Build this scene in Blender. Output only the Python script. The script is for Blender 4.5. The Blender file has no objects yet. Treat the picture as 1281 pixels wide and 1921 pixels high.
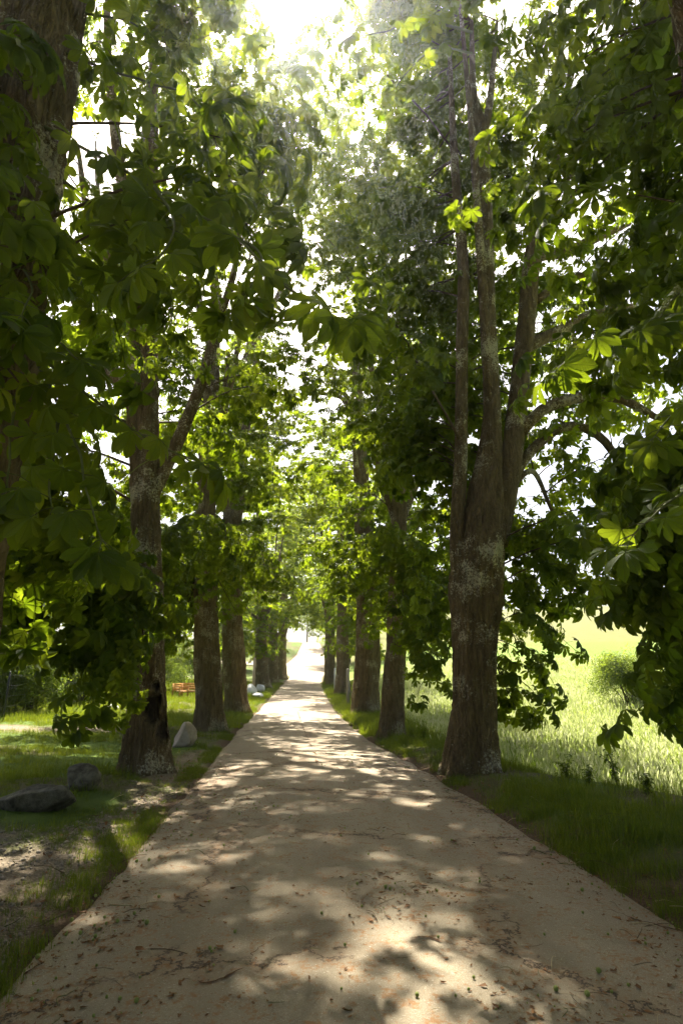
import bpy, math, random
import numpy as np
from mathutils import Vector, Matrix, Euler

# ------------------------------------------------------------------ camera, sky, sun, exposure
SC = bpy.context.scene
FPX, EYE = 1067.0, 1.6
YAW = math.radians(4.3)
PITCH = math.atan((1262 - 960.5) / FPX)
cam_d = bpy.data.cameras.new('camera')
cam = bpy.data.objects.new('camera', cam_d)
SC.collection.objects.link(cam)
cam_d.sensor_fit = 'VERTICAL'; cam_d.sensor_height = 36; cam_d.sensor_width = 24
cam_d.lens = 36 * FPX / 1921
cam_d.clip_start = 0.05; cam_d.clip_end = 5000
cam.location = (0, 0, EYE)
cam.rotation_euler = (math.pi / 2 + PITCH, 0, -YAW)
SC.camera = cam

SUN_EL, SUN_AZ = math.radians(56.83), math.radians(-4.94)      # azimuth clockwise from +Y
SUN_DIR = np.array([math.sin(SUN_AZ) * math.cos(SUN_EL), math.cos(SUN_AZ) * math.cos(SUN_EL), math.sin(SUN_EL)])
world = bpy.data.worlds.new('World'); SC.world = world; world.use_nodes = True
wn = world.node_tree.nodes; wl = world.node_tree.links
wn.clear()
sky = wn.new('ShaderNodeTexSky'); sky.sky_type = 'NISHITA'; sky.sun_disc = False
sky.sun_elevation = SUN_EL; sky.sun_rotation = SUN_AZ
sky.air_density = 0.8; sky.dust_density = 6.0; sky.ozone_density = 0.3
bg = wn.new('ShaderNodeBackground'); bg.inputs['Strength'].default_value = 0.058
wo = wn.new('ShaderNodeOutputWorld')
wl.new(sky.outputs[0], bg.inputs[0]); wl.new(bg.outputs[0], wo.inputs[0])
sun_d = bpy.data.lights.new('sun', 'SUN'); sun_d.energy = 4.8; sun_d.angle = math.radians(0.53)
sun_d.color = (1.0, 0.93, 0.80)
sun = bpy.data.objects.new('sun', sun_d); SC.collection.objects.link(sun)
sun.location = (0, 0, 60)
sun.rotation_euler = Vector(tuple(-SUN_DIR)).to_track_quat('-Z', 'Y').to_euler()
SC.view_settings.view_transform = 'Standard'; SC.view_settings.look = 'None'
SC.view_settings.exposure = 2.35; SC.view_settings.gamma = 1.0
SC.cycles.use_denoising = True
SC.cycles.max_bounces = 6; SC.cycles.diffuse_bounces = 3; SC.cycles.transmission_bounces = 4
SC.cycles.use_adaptive_sampling = True; SC.cycles.adaptive_threshold = 0.03
SC.cycles.glossy_bounces = 2; SC.cycles.volume_bounces = 1
SC.cycles.sample_clamp_indirect = 6.0

rng = np.random.default_rng(7)
random.seed(7)

# ------------------------------------------------------------------ pixel -> world
fwv = np.array([math.sin(YAW) * math.cos(PITCH), math.cos(YAW) * math.cos(PITCH), math.sin(PITCH)])
rtv = np.array([math.cos(YAW), -math.sin(YAW), 0.0])
upv = np.cross(rtv, fwv)
CAM = np.array([0, 0, EYE])
def ray(px, py): return fwv * FPX + rtv * (px - 640.5) - upv * (py - 960.5)
def at_y(px, py, Y):
    r = ray(px, py); return CAM + r * (Y / r[1])
def px_size(px_w, P):                        # width in metres of px_w pixels at world point P
    return px_w / FPX * float(np.dot(P - CAM, fwv))

# ------------------------------------------------------------------ terrain
ROAD_Y = np.array([-30, 0, 3.4, 4.5, 8.8, 15.4, 20.3, 28.4, 38.8, 56.7, 75.3, 88, 110, 137, 180, 260, 420, 900.])
ROAD_Z = np.array([.1, .1, .09, .08, .01, -.14, -.19, -.22, -.03, .42, 1.12, 2.0, 4.6, 8.4, 10.4, 11, 12, 14.])
ROAD_L = np.array([-1.4, -1.42, -1.42, -1.43, -1.50, -1.78, -1.88, -1.90, -1.78, -1.45, -0.87, -2.6, -.3, 1.2, 2.6, 6, 12, 30.])
ROAD_WD = np.array([3.9, 3.88, 3.85, 3.85, 3.85, 3.85, 3.85, 3.85, 3.85, 3.85, 4.1, 7.6, 5.4, 4.0, 3.9, 3.9, 3.9, 3.9])
def smooth_interp(y, X, V):
    y = np.asarray(y, float)
    h = 1.5
    return (np.interp(y - h, X, V) + 2 * np.interp(y, X, V) + np.interp(y + h, X, V)) / 4
def zr(y): return smooth_interp(y, ROAD_Y, ROAD_Z)
def rl(y): return smooth_interp(y, ROAD_Y, ROAD_L)
def rr(y): return rl(y) + smooth_interp(y, ROAD_Y, ROAD_WD)
FR = np.array([0, 6, 12, 20, 30, 40, 55, 70, 90, 130, 180, 250, 300, 360, 500, 900.])
FZ = np.array([-.75, -.75, -.7, -.55, 0.0, .7, 2.0, 3.5, 5.6, 10.5, 17, 27, 31, 31, 27, 24.])
def hashn(ix, iy, iz):
    n = (ix.astype(np.int64) * 374761393 + iy.astype(np.int64) * 668265263 + iz.astype(np.int64) * 2147483647) & 0x7fffffff
    n = ((n ^ (n >> 13)) * 1274126177) & 0x7fffffff
    n = (n ^ (n >> 16)) & 0xffff
    return n / 65535.0
def vnoise(p, s=1.0):
    p = np.asarray(p, float) * s
    i = np.floor(p); f = p - i; f = f * f * (3 - 2 * f)
    i = i.astype(np.int64); r = 0
    for dx in (0, 1):
        for dy in (0, 1):
            for dz in (0, 1):
                w = (f[..., 0] if dx else 1 - f[..., 0]) * (f[..., 1] if dy else 1 - f[..., 1]) * (f[..., 2] if dz else 1 - f[..., 2])
                r = r + w * hashn(i[..., 0] + dx, i[..., 1] + dy, i[..., 2] + dz)
    return r * 2 - 1
def fbm(p, s=1.0, o=3):
    r = 0; a = 1; t = 0
    for k in range(o):
        r = r + a * vnoise(np.asarray(p) + 17.3 * k, s * 2 ** k); t += a; a *= .5
    return r / t
def ss(a, b, x):
    t = np.clip((x - a) / (b - a), 0, 1); return t * t * (3 - 2 * t)
def P3(x, y): return np.stack([x, y, np.zeros_like(x)], -1)
def bank(y): return np.interp(y, [0, 5, 7.4, 9.5, 12, 30, 80], [4.6, 3.7, 2.6, 1.5, 1.4, 1.6, 2.5])
def gz(x, y):
    x = np.asarray(x, float); y = np.asarray(y, float)
    road = zr(y); L = rl(y); R = rr(y)
    dR = x - R; dL = L - x
    r = np.sqrt(x * x + y * y)
    fz = np.interp(r, FR, FZ) * .5 + (np.interp(r - 3, FR, FZ) + np.interp(r + 3, FR, FZ)) * .25
    verge = road + .10 * ss(0, .8, dR)
    wid = bank(y)
    t = ss(wid - .3, wid + 1.7 + np.clip(y - 30, 0, 60) * .25, dR)
    right = verge * (1 - t) + fz * t
    left = road + .05 * ss(0, .8, dL) + .035 * np.clip(dL - 1, 0, 14) + .01 * np.clip(dL - 15, 0, 200)
    z = np.where(dR > 0, right, np.where(dL > 0, left, road))
    off = np.clip(np.maximum(dR, dL), 0, .6) / .6
    z = z + off * (.05 * fbm(P3(x, y), .7) + .02 * vnoise(P3(x, y), 3.1))
    inside = ss(.02, -.12, np.maximum(dR, dL))
    return z - .05 * inside
def g1(x, y): return float(gz(np.array([x]), np.array([y]))[0])
_YS = np.concatenate([np.arange(1.5, 20, .02), np.arange(20, 200, .15)])
def on_ground(px, py):
    r = ray(px, py); p = CAM + r * (_YS / r[1])[:, None]
    k = np.nonzero(p[:, 2] <= gz(p[:, 0], p[:, 1]))[0]
    return p[k[0]] if len(k) else CAM + r * (60 / r[1])

# ------------------------------------------------------------------ object helpers
def link(o, parent=None):
    SC.collection.objects.link(o)
    if parent is not None: o.parent = parent
    return o
def tag(o, label=None, cat=None, group=None, kind=None):
    if label: o['label'] = label
    if cat: o['category'] = cat
    if group: o['group'] = group
    if kind: o['kind'] = kind
    return o
def make_mesh(name, V, Fs, mat, smooth=True):
    me = bpy.data.meshes.new(name)
    V = np.asarray(V, np.float32)
    if isinstance(Fs, list) and Fs and not isinstance(Fs[0], np.ndarray):
        lens = {len(f) for f in Fs}
        Fs = [np.array([f for f in Fs if len(f) == n], np.int32) for n in sorted(lens)]
    elif isinstance(Fs, np.ndarray): Fs = [Fs]
    me.vertices.add(len(V)); me.vertices.foreach_set('co', V.ravel())
    tot = sum(f.size for f in Fs); np_ = sum(len(f) for f in Fs)
    me.loops.add(tot); me.polygons.add(np_)
    me.loops.foreach_set('vertex_index', np.concatenate([f.ravel() for f in Fs]).astype(np.int32))
    st = []; c = 0
    for f in Fs:
        st.append(c + np.arange(len(f)) * f.shape[1]); c += f.size
    me.polygons.foreach_set('loop_start', np.concatenate(st).astype(np.int32))
    me.update(calc_edges=True); me.validate()
    if smooth: me.polygons.foreach_set('use_smooth', np.ones(len(me.polygons), bool))
    if mat is not None: me.materials.append(mat)
    return me
def obj(name, V, Fs, mat, parent=None, smooth=True):
    return link(bpy.data.objects.new(name, make_mesh(name, V, Fs, mat, smooth)), parent)
def empty(name, loc):
    o = bpy.data.objects.new(name, None); o.empty_display_size = .2; o.location = tuple(loc)
    return link(o)
class MB:                                            # collects geometry of one mesh
    def __init__(s): s.V = []; s.F = []; s.n = 0
    def add(s, V, F):
        V = np.asarray(V, float); s.V.append(V)
        for f in (F if isinstance(F, list) else [F]): s.F.append(np.asarray(f) + s.n)
        s.n += len(V)
    def faces(s):
        d = {}
        for f in s.F: d.setdefault(f.shape[1], []).append(f)
        return [np.concatenate(v) for v in d.values()]
    def mesh(s, name, mat, smooth=True): return make_mesh(name, np.concatenate(s.V), s.faces(), mat, smooth)
    def build(s, name, mat, parent=None, smooth=True):
        o = bpy.data.objects.new(name, s.mesh(name, mat, smooth)); return link(o, parent)
def spline(pts, n):
    pts = np.asarray(pts, float)
    P = np.concatenate([[2 * pts[0] - pts[1]], pts, [2 * pts[-1] - pts[-2]]])
    d = np.linalg.norm(np.diff(pts[:, :3], axis=0), axis=1); c = np.concatenate([[0], np.cumsum(d)])
    out = []
    for u in np.linspace(0, c[-1], n):
        k = min(max(np.searchsorted(c, u, 'right') - 1, 0), len(pts) - 2)
        t = (u - c[k]) / max(d[k], 1e-9)
        p0, p1, p2, p3 = P[k], P[k + 1], P[k + 2], P[k + 3]
        out.append(.5 * (2 * p1 + (p2 - p0) * t + (2 * p0 - 5 * p1 + 4 * p2 - p3) * t * t + (3 * p1 - p0 - 3 * p2 + p3) * t ** 3))
    return np.array(out)
def tube(path, rad, seg=8, disp=None):
    path = np.asarray(path, float); n = len(path)
    T = np.gradient(path, axis=0); T /= np.linalg.norm(T, axis=1)[:, None] + 1e-9
    a = np.array([1., 0, 0]) if abs(T[0][0]) < .8 else np.array([0, 1., 0])
    N = np.zeros_like(path); v = a - T[0] * np.dot(a, T[0]); N[0] = v / np.linalg.norm(v)
    for i in range(1, n):
        v = N[i - 1] - T[i] * np.dot(N[i - 1], T[i]); N[i] = v / np.linalg.norm(v)
    B = np.cross(T, N)
    th = np.linspace(0, 2 * math.pi, seg, endpoint=False)
    R = np.asarray(rad, float)[:, None] * np.ones(seg)
    if disp is not None: R = disp(R, th, np.linspace(0, 1, n), path)
    V = path[:, None] + R[..., None] * (np.cos(th)[None, :, None] * N[:, None] + np.sin(th)[None, :, None] * B[:, None])
    V = V.reshape(-1, 3)
    i = np.arange(n - 1)[:, None] * seg; j = np.arange(seg)[None]; j2 = (j + 1) % seg
    Q = np.stack([i + j, i + j2, i + seg + j2, i + seg + j], -1).reshape(-1, 4)
    V = np.concatenate([V, [path[-1] + T[-1] * R[-1].mean() * .6], [path[0] - T[0] * .02]])
    m = len(V) - 2; tp = (n - 1) * seg
    jj = np.arange(seg); T3 = np.concatenate([np.stack([tp + jj, tp + (jj + 1) % seg, np.full(seg, m)], -1),
                                             np.stack([(jj + 1) % seg, jj, np.full(seg, m + 1)], -1)])
    return V, [Q, T3]
def box(c, s, rot=None):
    V = np.array([[x, y, z] for x in (-.5, .5) for y in (-.5, .5) for z in (-.5, .5)]) * np.array(s)
    if rot is not None: V = V @ np.array(rot).T
    F = np.array([[0, 1, 3, 2], [4, 6, 7, 5], [0, 4, 5, 1], [2, 3, 7, 6], [0, 2, 6, 4], [1, 5, 7, 3]])
    return V + np.array(c), F

# ------------------------------------------------------------------ materials
def nodes_of(name):
    m = bpy.data.materials.new(name); m.use_nodes = True
    nt = m.node_tree; nt.nodes.clear()
    out = nt.nodes.new('ShaderNodeOutputMaterial')
    return m, nt, out
def nd(nt, t, **kw):
    n = nt.nodes.new(t)
    for k, v in kw.items():
        if k in n.inputs: n.inputs[k].default_value = v
        else: setattr(n, k, v)
    return n
def ramp(nt, fac, stops):
    r = nt.nodes.new('ShaderNodeValToRGB'); e = r.color_ramp.elements
    while len(e) < len(stops): e.new(.5)
    for i, (p, c) in enumerate(stops):
        e[i].position = p; e[i].color = (*c, 1) if len(c) == 3 else c
    nt.links.new(fac, r.inputs[0]); return r
def noise(nt, vec, scale, detail=4, rough=.6, dist=0):
    n = nd(nt, 'ShaderNodeTexNoise'); n.inputs['Scale'].default_value = scale
    n.inputs['Detail'].default_value = detail; n.inputs['Roughness'].default_value = rough
    n.inputs['Distortion'].default_value = dist
    if vec is not None: nt.links.new(vec, n.inputs['Vector'])
    return n
def mixc(nt, fac, a, b, mode='MIX'):
    m = nt.nodes.new('ShaderNodeMix'); m.data_type = 'RGBA'; m.blend_type = mode
    for s, v in ((m.inputs[0], fac), (m.inputs[6], a), (m.inputs[7], b)):
        if hasattr(v, 'links') or hasattr(v, 'is_linked'): nt.links.new(v, s)
        elif isinstance(v, (int, float)): s.default_value = v
        else: s.default_value = (*v, 1)
    return m.outputs[2]
def leaf_material(name, c0, c1, t0, t1, tw=.45, rough=.42, spec=.35):
    m, nt, out = nodes_of(name)
    oi = nd(nt, 'ShaderNodeObjectInfo')
    geo = nd(nt, 'ShaderNodeNewGeometry')
    nz = noise(nt, geo.outputs['Position'], 1.7, 2)
    ad = nd(nt, 'ShaderNodeMath', operation='ADD'); nt.links.new(oi.outputs['Random'], ad.inputs[0]); nt.links.new(nz.outputs[0], ad.inputs[1])
    hf = nd(nt, 'ShaderNodeMath', operation='MULTIPLY'); nt.links.new(ad.outputs[0], hf.inputs[0]); hf.inputs[1].default_value = .5
    cr = ramp(nt, hf.outputs[0], [(.25, c0), (.75, c1)])
    tr = ramp(nt, hf.outputs[0], [(.25, t0), (.75, t1)])
    p = nd(nt, 'ShaderNodeBsdfPrincipled'); p.inputs['Roughness'].default_value = rough; p.inputs['Specular IOR Level'].default_value = spec
    nt.links.new(cr.outputs[0], p.inputs['Base Color'])
    t = nd(nt, 'ShaderNodeBsdfTranslucent'); nt.links.new(tr.outputs[0], t.inputs[0])
    mx = nd(nt, 'ShaderNodeMixShader'); mx.inputs[0].default_value = tw
    nt.links.new(p.outputs[0], mx.inputs[1]); nt.links.new(t.outputs[0], mx.inputs[2]); nt.links.new(mx.outputs[0], out.inputs[0])
    return m
def simple(name, c0, c1, scale=8, rough=.85, bump=.0, bscale=None, spec=.25, stretch=None):
    m, nt, out = nodes_of(name)
    tc = nd(nt, 'ShaderNodeTexCoord'); vec = tc.outputs['Object']
    if stretch:
        mp = nd(nt, 'ShaderNodeMapping'); mp.inputs['Scale'].default_value = stretch; nt.links.new(vec, mp.inputs[0]); vec = mp.outputs[0]
    n = noise(nt, vec, scale, 6, .65)
    cr = ramp(nt, n.outputs[0], [(.3, c0), (.7, c1)])
    p = nd(nt, 'ShaderNodeBsdfPrincipled'); p.inputs['Roughness'].default_value = rough; p.inputs['Specular IOR Level'].default_value = spec
    nt.links.new(cr.outputs[0], p.inputs['Base Color'])
    if bump:
        b = nd(nt, 'ShaderNodeBump'); b.inputs['Strength'].default_value = bump; b.inputs['Distance'].default_value = .02
        n2 = noise(nt, vec, bscale or scale * 4, 5, .7); nt.links.new(n2.outputs[0], b.inputs['Height']); nt.links.new(b.outputs[0], p.inputs['Normal'])
    nt.links.new(p.outputs[0], out.inputs[0]); return m
def bark_material(name, c0, c1, lich, lamt=.5):
    m, nt, out = nodes_of(name)
    tc = nd(nt, 'ShaderNodeTexCoord')
    mp = nd(nt, 'ShaderNodeMapping'); mp.inputs['Scale'].default_value = (1, 1, .22); nt.links.new(tc.outputs['Object'], mp.inputs[0])
    n1 = noise(nt, mp.outputs[0], 14, 8, .7, .6)
    vo = nd(nt, 'ShaderNodeTexVoronoi', feature='DISTANCE_TO_EDGE'); vo.inputs['Scale'].default_value = 16
    n0 = noise(nt, mp.outputs[0], 5, 4); wv = nd(nt, 'ShaderNodeVectorMath', operation='MULTIPLY_ADD')
    nt.links.new(n0.outputs['Color'], wv.inputs[0]); wv.inputs[1].default_value = (.35, .35, .35); nt.links.new(mp.outputs[0], wv.inputs[2])
    nt.links.new(wv.outputs[0], vo.inputs['Vector'])
    base = ramp(nt, n1.outputs[0], [(.3, c0), (.72, c1)])
    nl = noise(nt, tc.outputs['Object'], 24, 6, .8); n3 = noise(nt, tc.outputs['Object'], 1.6, 2)
    lm = nd(nt, 'ShaderNodeMath', operation='MULTIPLY'); nt.links.new(nl.outputs[0], lm.inputs[0]); nt.links.new(n3.outputs[0], lm.inputs[1])
    lr = ramp(nt, lm.outputs[0], [(.29, (0, 0, 0)), (.34, (lamt,) * 3)])
    col = mixc(nt, lr.outputs[0], base.outputs[0], lich)
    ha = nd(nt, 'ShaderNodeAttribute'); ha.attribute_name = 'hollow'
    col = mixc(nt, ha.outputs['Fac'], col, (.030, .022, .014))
    p = nd(nt, 'ShaderNodeBsdfPrincipled'); p.inputs['Roughness'].default_value = .9; p.inputs['Specular IOR Level'].default_value = .2
    nt.links.new(col, p.inputs['Base Color'])
    cr = ramp(nt, vo.outputs[0], [(0, (0, 0, 0)), (.16, (1, 1, 1))])
    ad = nd(nt, 'ShaderNodeMath', operation='ADD'); nt.links.new(cr.outputs[0], ad.inputs[0]); nt.links.new(n1.outputs[0], ad.inputs[1])
    b = nd(nt, 'ShaderNodeBump'); b.inputs['Strength'].default_value = .9; b.inputs['Distance'].default_value = .03
    nt.links.new(ad.outputs[0], b.inputs['Height']); nt.links.new(b.outputs[0], p.inputs['Normal'])
    nt.links.new(p.outputs[0], out.inputs[0]); return m

M = {}
M['leaf'] = leaf_material('chestnut_leaf', (.024, .048, .005), (.050, .084, .008), (.17, .25, .006), (.34, .42, .016), .52, .5, .15)
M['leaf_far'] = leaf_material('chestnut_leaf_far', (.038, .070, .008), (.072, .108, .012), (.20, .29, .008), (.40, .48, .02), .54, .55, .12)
M['bush'] = leaf_material('bush_leaf', (.05, .085, .015), (.09, .13, .03), (.18, .27, .012), (.32, .40, .03), .48, .6, .12)
M['grass'] = leaf_material('grass_blade', (.05, .088, .010), (.09, .125, .014), (.16, .22, .008), (.26, .30, .014), .42, .5, .25)
M['meadow'] = leaf_material('meadow_blade', (.28, .33, .10), (.50, .50, .34), (.40, .47, .12), (.58, .60, .34), .48, .6, .2)
M['meadow_green'] = leaf_material('meadow_green_blade', (.12, .19, .025), (.19, .26, .05), (.28, .40, .025), (.40, .48, .07), .5, .6, .2)
M['bark'] = bark_material('chestnut_bark', (.055, .038, .018), (.21, .152, .075), (.48, .44, .30), .85)
M['bark_pale'] = bark_material('chestnut_bark_pale', (.070, .050, .024), (.25, .185, .095), (.44, .40, .27), .7)
M['twig'] = simple('twig_bark', (.04, .026, .012), (.10, .068, .034), 20)
M['stem'] = simple('green_stem', (.06, .07, .02), (.10, .11, .03), 20)
M['fruit'] = simple('chestnut_fruit', (.16, .20, .04), (.24, .27, .07), 90, .7, .6, 260)
M['rock_dark'] = simple('mossy_rock', (.030, .025, .015), (.20, .18, .13), 9, .95, 1., 34)
M['rock_pale'] = simple('pale_limestone', (.24, .195, .145), (.40, .34, .27), 5, .9, .5, 22)
M['rock_white'] = simple('white_limestone', (.55, .54, .52), (.75, .74, .72), 6, .9, .4, 20)
M['wood_orange'] = simple('varnished_wood', (.36, .18, .045), (.50, .27, .085), 14, .5, .15, 40, .35, (1, 1, 8))
M['wood_pale'] = simple('weathered_post', (.36, .28, .20), (.48, .38, .28), 14, .8, .2, 40, .2, (1, 1, .2))
M['metal_dark'] = simple('dark_steel', (.015, .017, .016), (.03, .032, .03), 20, .5)
M['post_grey'] = simple('grey_post', (.20, .18, .15), (.34, .31, .26), 14, .8, .2, 40, .2, (1, 1, .2))

# ------------------------------------------------------------------ leaf, spray, tuft prototypes
def leaflet(L, w, seg, fold=.18, droop=.25, saw=0.0, t=None):
    """one obovate leaflet along +X, folded along the midrib"""
    t = np.linspace(0, 1, seg + 1) if t is None else t
    prof = np.interp(t, [0, .15, .45, .68, .85, .95, 1], [.05, .22, .72, 1., .78, .34, .02]) * w * .5
    if saw: prof = prof * (1 + saw * (np.arange(seg + 1) % 2) * (t > .2))
    z = -droop * L * t ** 2
    mid = np.stack([t * L, np.zeros_like(t), z], -1)
    lf = np.stack([t * L - .0 * prof, prof, z + fold * prof * 2], -1); rg = lf * np.array([1, -1, 1])
    n = seg + 1
    V = np.concatenate([mid, lf, rg]); i = np.arange(seg)
    Q = np.concatenate([np.stack([i, i + 1, n + i + 1, n + i], -1), np.stack([i + 1, i, 2 * n + i, 2 * n + i + 1], -1)])
    return V, Q
def leaflet_low(L, w, fold=.2, droop=.3):
    V = np.array([[0, 0, 0], [L * .6, w * .5, -droop * L * .36 + fold * w * .5], [L, 0, -droop * L], [L * .6, -w * .5, -droop * L * .36 + fold * w * .5]])
    return V, np.array([[0, 2, 1], [0, 3, 2]])
def Rz(a): c, s = math.cos(a), math.sin(a); return np.array([[c, -s, 0], [s, c, 0], [0, 0, 1.]])
def Ry(a): c, s = math.cos(a), math.sin(a); return np.array([[c, 0, s], [0, 1, 0], [-s, 0, c]])
def Rx(a): c, s = math.cos(a), math.sin(a); return np.array([[1, 0, 0], [0, c, -s], [0, s, c]])
def palm_leaf(R, n, lod, size=1.0):
    """palmate leaf, its centre at the origin, middle leaflet along +X; span about 0.26 m"""
    mb = MB(); mb.tv = []
    spread = math.radians(105 if n >= 6 else 92)
    for k in range(n):
        u = (k / (n - 1)) * 2 - 1
        a = u * spread + R.normal(0, .05)
        L = size * (.17 - .075 * abs(u) ** 1.5) * R.uniform(.92, 1.08); w = L * R.uniform(.40, .48)
        if lod == 0: V, F = leaflet(L, w, 14, .14, R.uniform(.2, .5), .09)
        elif lod == 1: V, F = leaflet(L, w, 4, .16, R.uniform(.2, .55), 0, np.array([0, .38, .66, .88, 1]))
        else: V, F = leaflet_low(L, w * 1.15)
        if lod == 0: mb.tv.append(np.stack([V[:, 0] / L, V[:, 1] / w * 2, 0 * V[:, 0]], -1))
        V = V @ Rx(R.normal(0, .18)).T @ Ry(R.normal(.12, .1)).T @ Rz(a).T
        mb.add(V, F)
    return mb
def spray_mesh(name, seed, lod, mat, nodes=3, length=.8):
    """a twig end with its leaves: stem along +X from the origin, up is +Z"""
    R = np.random.default_rng(seed); mb = MB()
    m = 6
    t = np.linspace(0, 1, m); zz = .10 * np.sin(t * 2.2) - .12 * t ** 2; yy = .06 * np.sin(t * 3 + seed)
    stem = np.stack([t * length, yy, zz], -1)
    V, F = tube(stem, np.interp(t, [0, 1], [.008, .004]), 3); mb.add(V, F[0])
    spots = []
    for k in range(nodes):
        u = .25 + .6 * k / max(nodes - 1, 1); p = np.array([np.interp(u, t, stem[:, c]) for c in range(3)])
        for s in (-1, 1): spots.append((p, s * R.uniform(.9, 1.45), R.uniform(.10, .17)))
    for a in np.linspace(-.75, .75, 4): spots.append((stem[-1], a + R.normal(0, .15), R.uniform(.08, .15)))
    for p, a, pl in spots:
        d = np.array([math.cos(a), math.sin(a), R.uniform(-.05, .45)]); d /= np.linalg.norm(d)
        e = p + d * pl
        side = np.cross(d, [0, 0, 1.]); side /= np.linalg.norm(side)
        w = .003
        mb.add(np.array([p - side * w, p + side * w, e + side * w * .7, e - side * w * .7]), np.array([[0, 1, 2, 3]]))
        lf = palm_leaf(R, int(R.choice([5, 6, 7])) if lod < 2 else 5, lod, R.uniform(.85, 1.15))
        rot = Rz(a) @ Ry(R.normal(.55, .28)) @ Rx(R.normal(0, .3))
        for Vp, Fp in zip(lf.V, [f - o for f, o in zip(lf.F, np.cumsum([0] + [len(v) for v in lf.V[:-1]]))]):
            mb.add(Vp @ rot.T + e, Fp)
    me = mb.mesh(name, mat, False)
    return bpy.data.objects.new(name, me)
SPRAY = [spray_mesh('leaf_spray', 11 + i, 1, M['leaf'], 2 + i % 2, .7 + .1 * (i % 3)) for i in range(6)]
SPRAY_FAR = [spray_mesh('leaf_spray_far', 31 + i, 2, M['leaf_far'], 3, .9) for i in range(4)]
def bush_spray(name, seed, mat, n=44, ext=.45, ls=.075):
    R = np.random.default_rng(seed); mb = MB()
    for k in range(n):
        p = R.normal(0, 1, 3); p = p / np.linalg.norm(p) * ext * R.uniform(.2, 1) ** .6
        V, F = leaflet_low(ls * R.uniform(.7, 1.3), ls * .55, .2, .2)
        rot = Rz(R.uniform(0, 6.28)) @ Ry(R.normal(.3, .5)) @ Rx(R.normal(0, .5))
        mb.add(V @ rot.T + p, F)
    for k in range(5):
        d = R.normal(0, 1, 3); d /= np.linalg.norm(d)
        V, F = tube(np.array([[0, 0, 0], d * ext * .5, d * ext]), [.006, .004, .002], 3); mb.add(V, F[0])
    return bpy.data.objects.new(name, mb.mesh(name, mat, False))
BUSHES = [bush_spray('bush_spray', 51 + i, M['bush']) for i in range(3)]
def tuft(name, seed, mat, n, h, spread, w, heads=0, lean=.5, headmat=None):
    R = np.random.default_rng(seed); mb = MB()
    for k in range(n):
        b = np.append(R.normal(0, spread, 2), -.02); hh = h * R.uniform(.45, 1.1); a = R.uniform(0, 6.28); ln = R.uniform(.05, lean) * hh
        d = np.array([math.cos(a), math.sin(a), 0]); sd = np.array([-d[1], d[0], 0]) * w * R.uniform(.7, 1.3)
        hd = k < heads
        if hd: hh *= 1.35; ln *= .6; sd = sd * .35
        p0 = b; p1 = b + d * ln * .3 + [0, 0, hh * .55]; p2 = b + d * ln + [0, 0, hh]
        mb.add(np.array([p0 - sd, p0 + sd, p1 + sd * .8, p1 - sd * .8, p2]), [np.array([[0, 1, 2, 3]]), np.array([[3, 2, 4]])])
        if hd:
            q = p2; r_ = sd / np.linalg.norm(sd) * .011; e = q + (p2 - p1) / np.linalg.norm(p2 - p1) * .10
            for rr_ in (r_, np.cross(r_, [0, 0, 1.])):
                mb.add(np.array([q - [0, 0, .03], q * .5 + e * .5 + rr_, e, q * .5 + e * .5 - rr_]), np.array([[0, 1, 2, 3]]))
    return bpy.data.objects.new(name, mb.mesh(name, mat, False))
GRASS = [tuft('grass_tuft', 71 + i, M['grass'], 26, .13 + .03 * i, .07, .0032) for i in range(3)]
GRASS_TALL = [tuft('tall_grass_tuft', 81 + i, M['grass'], 24, .34, .08, .004, 2) for i in range(2)]
MEADOW = [tuft('meadow_tuft', 91 + i, M['meadow'] if i else M['meadow_green'], 46, .28, .19, .0036, 16 if i else 4, 1.1) for i in range(3)]

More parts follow.
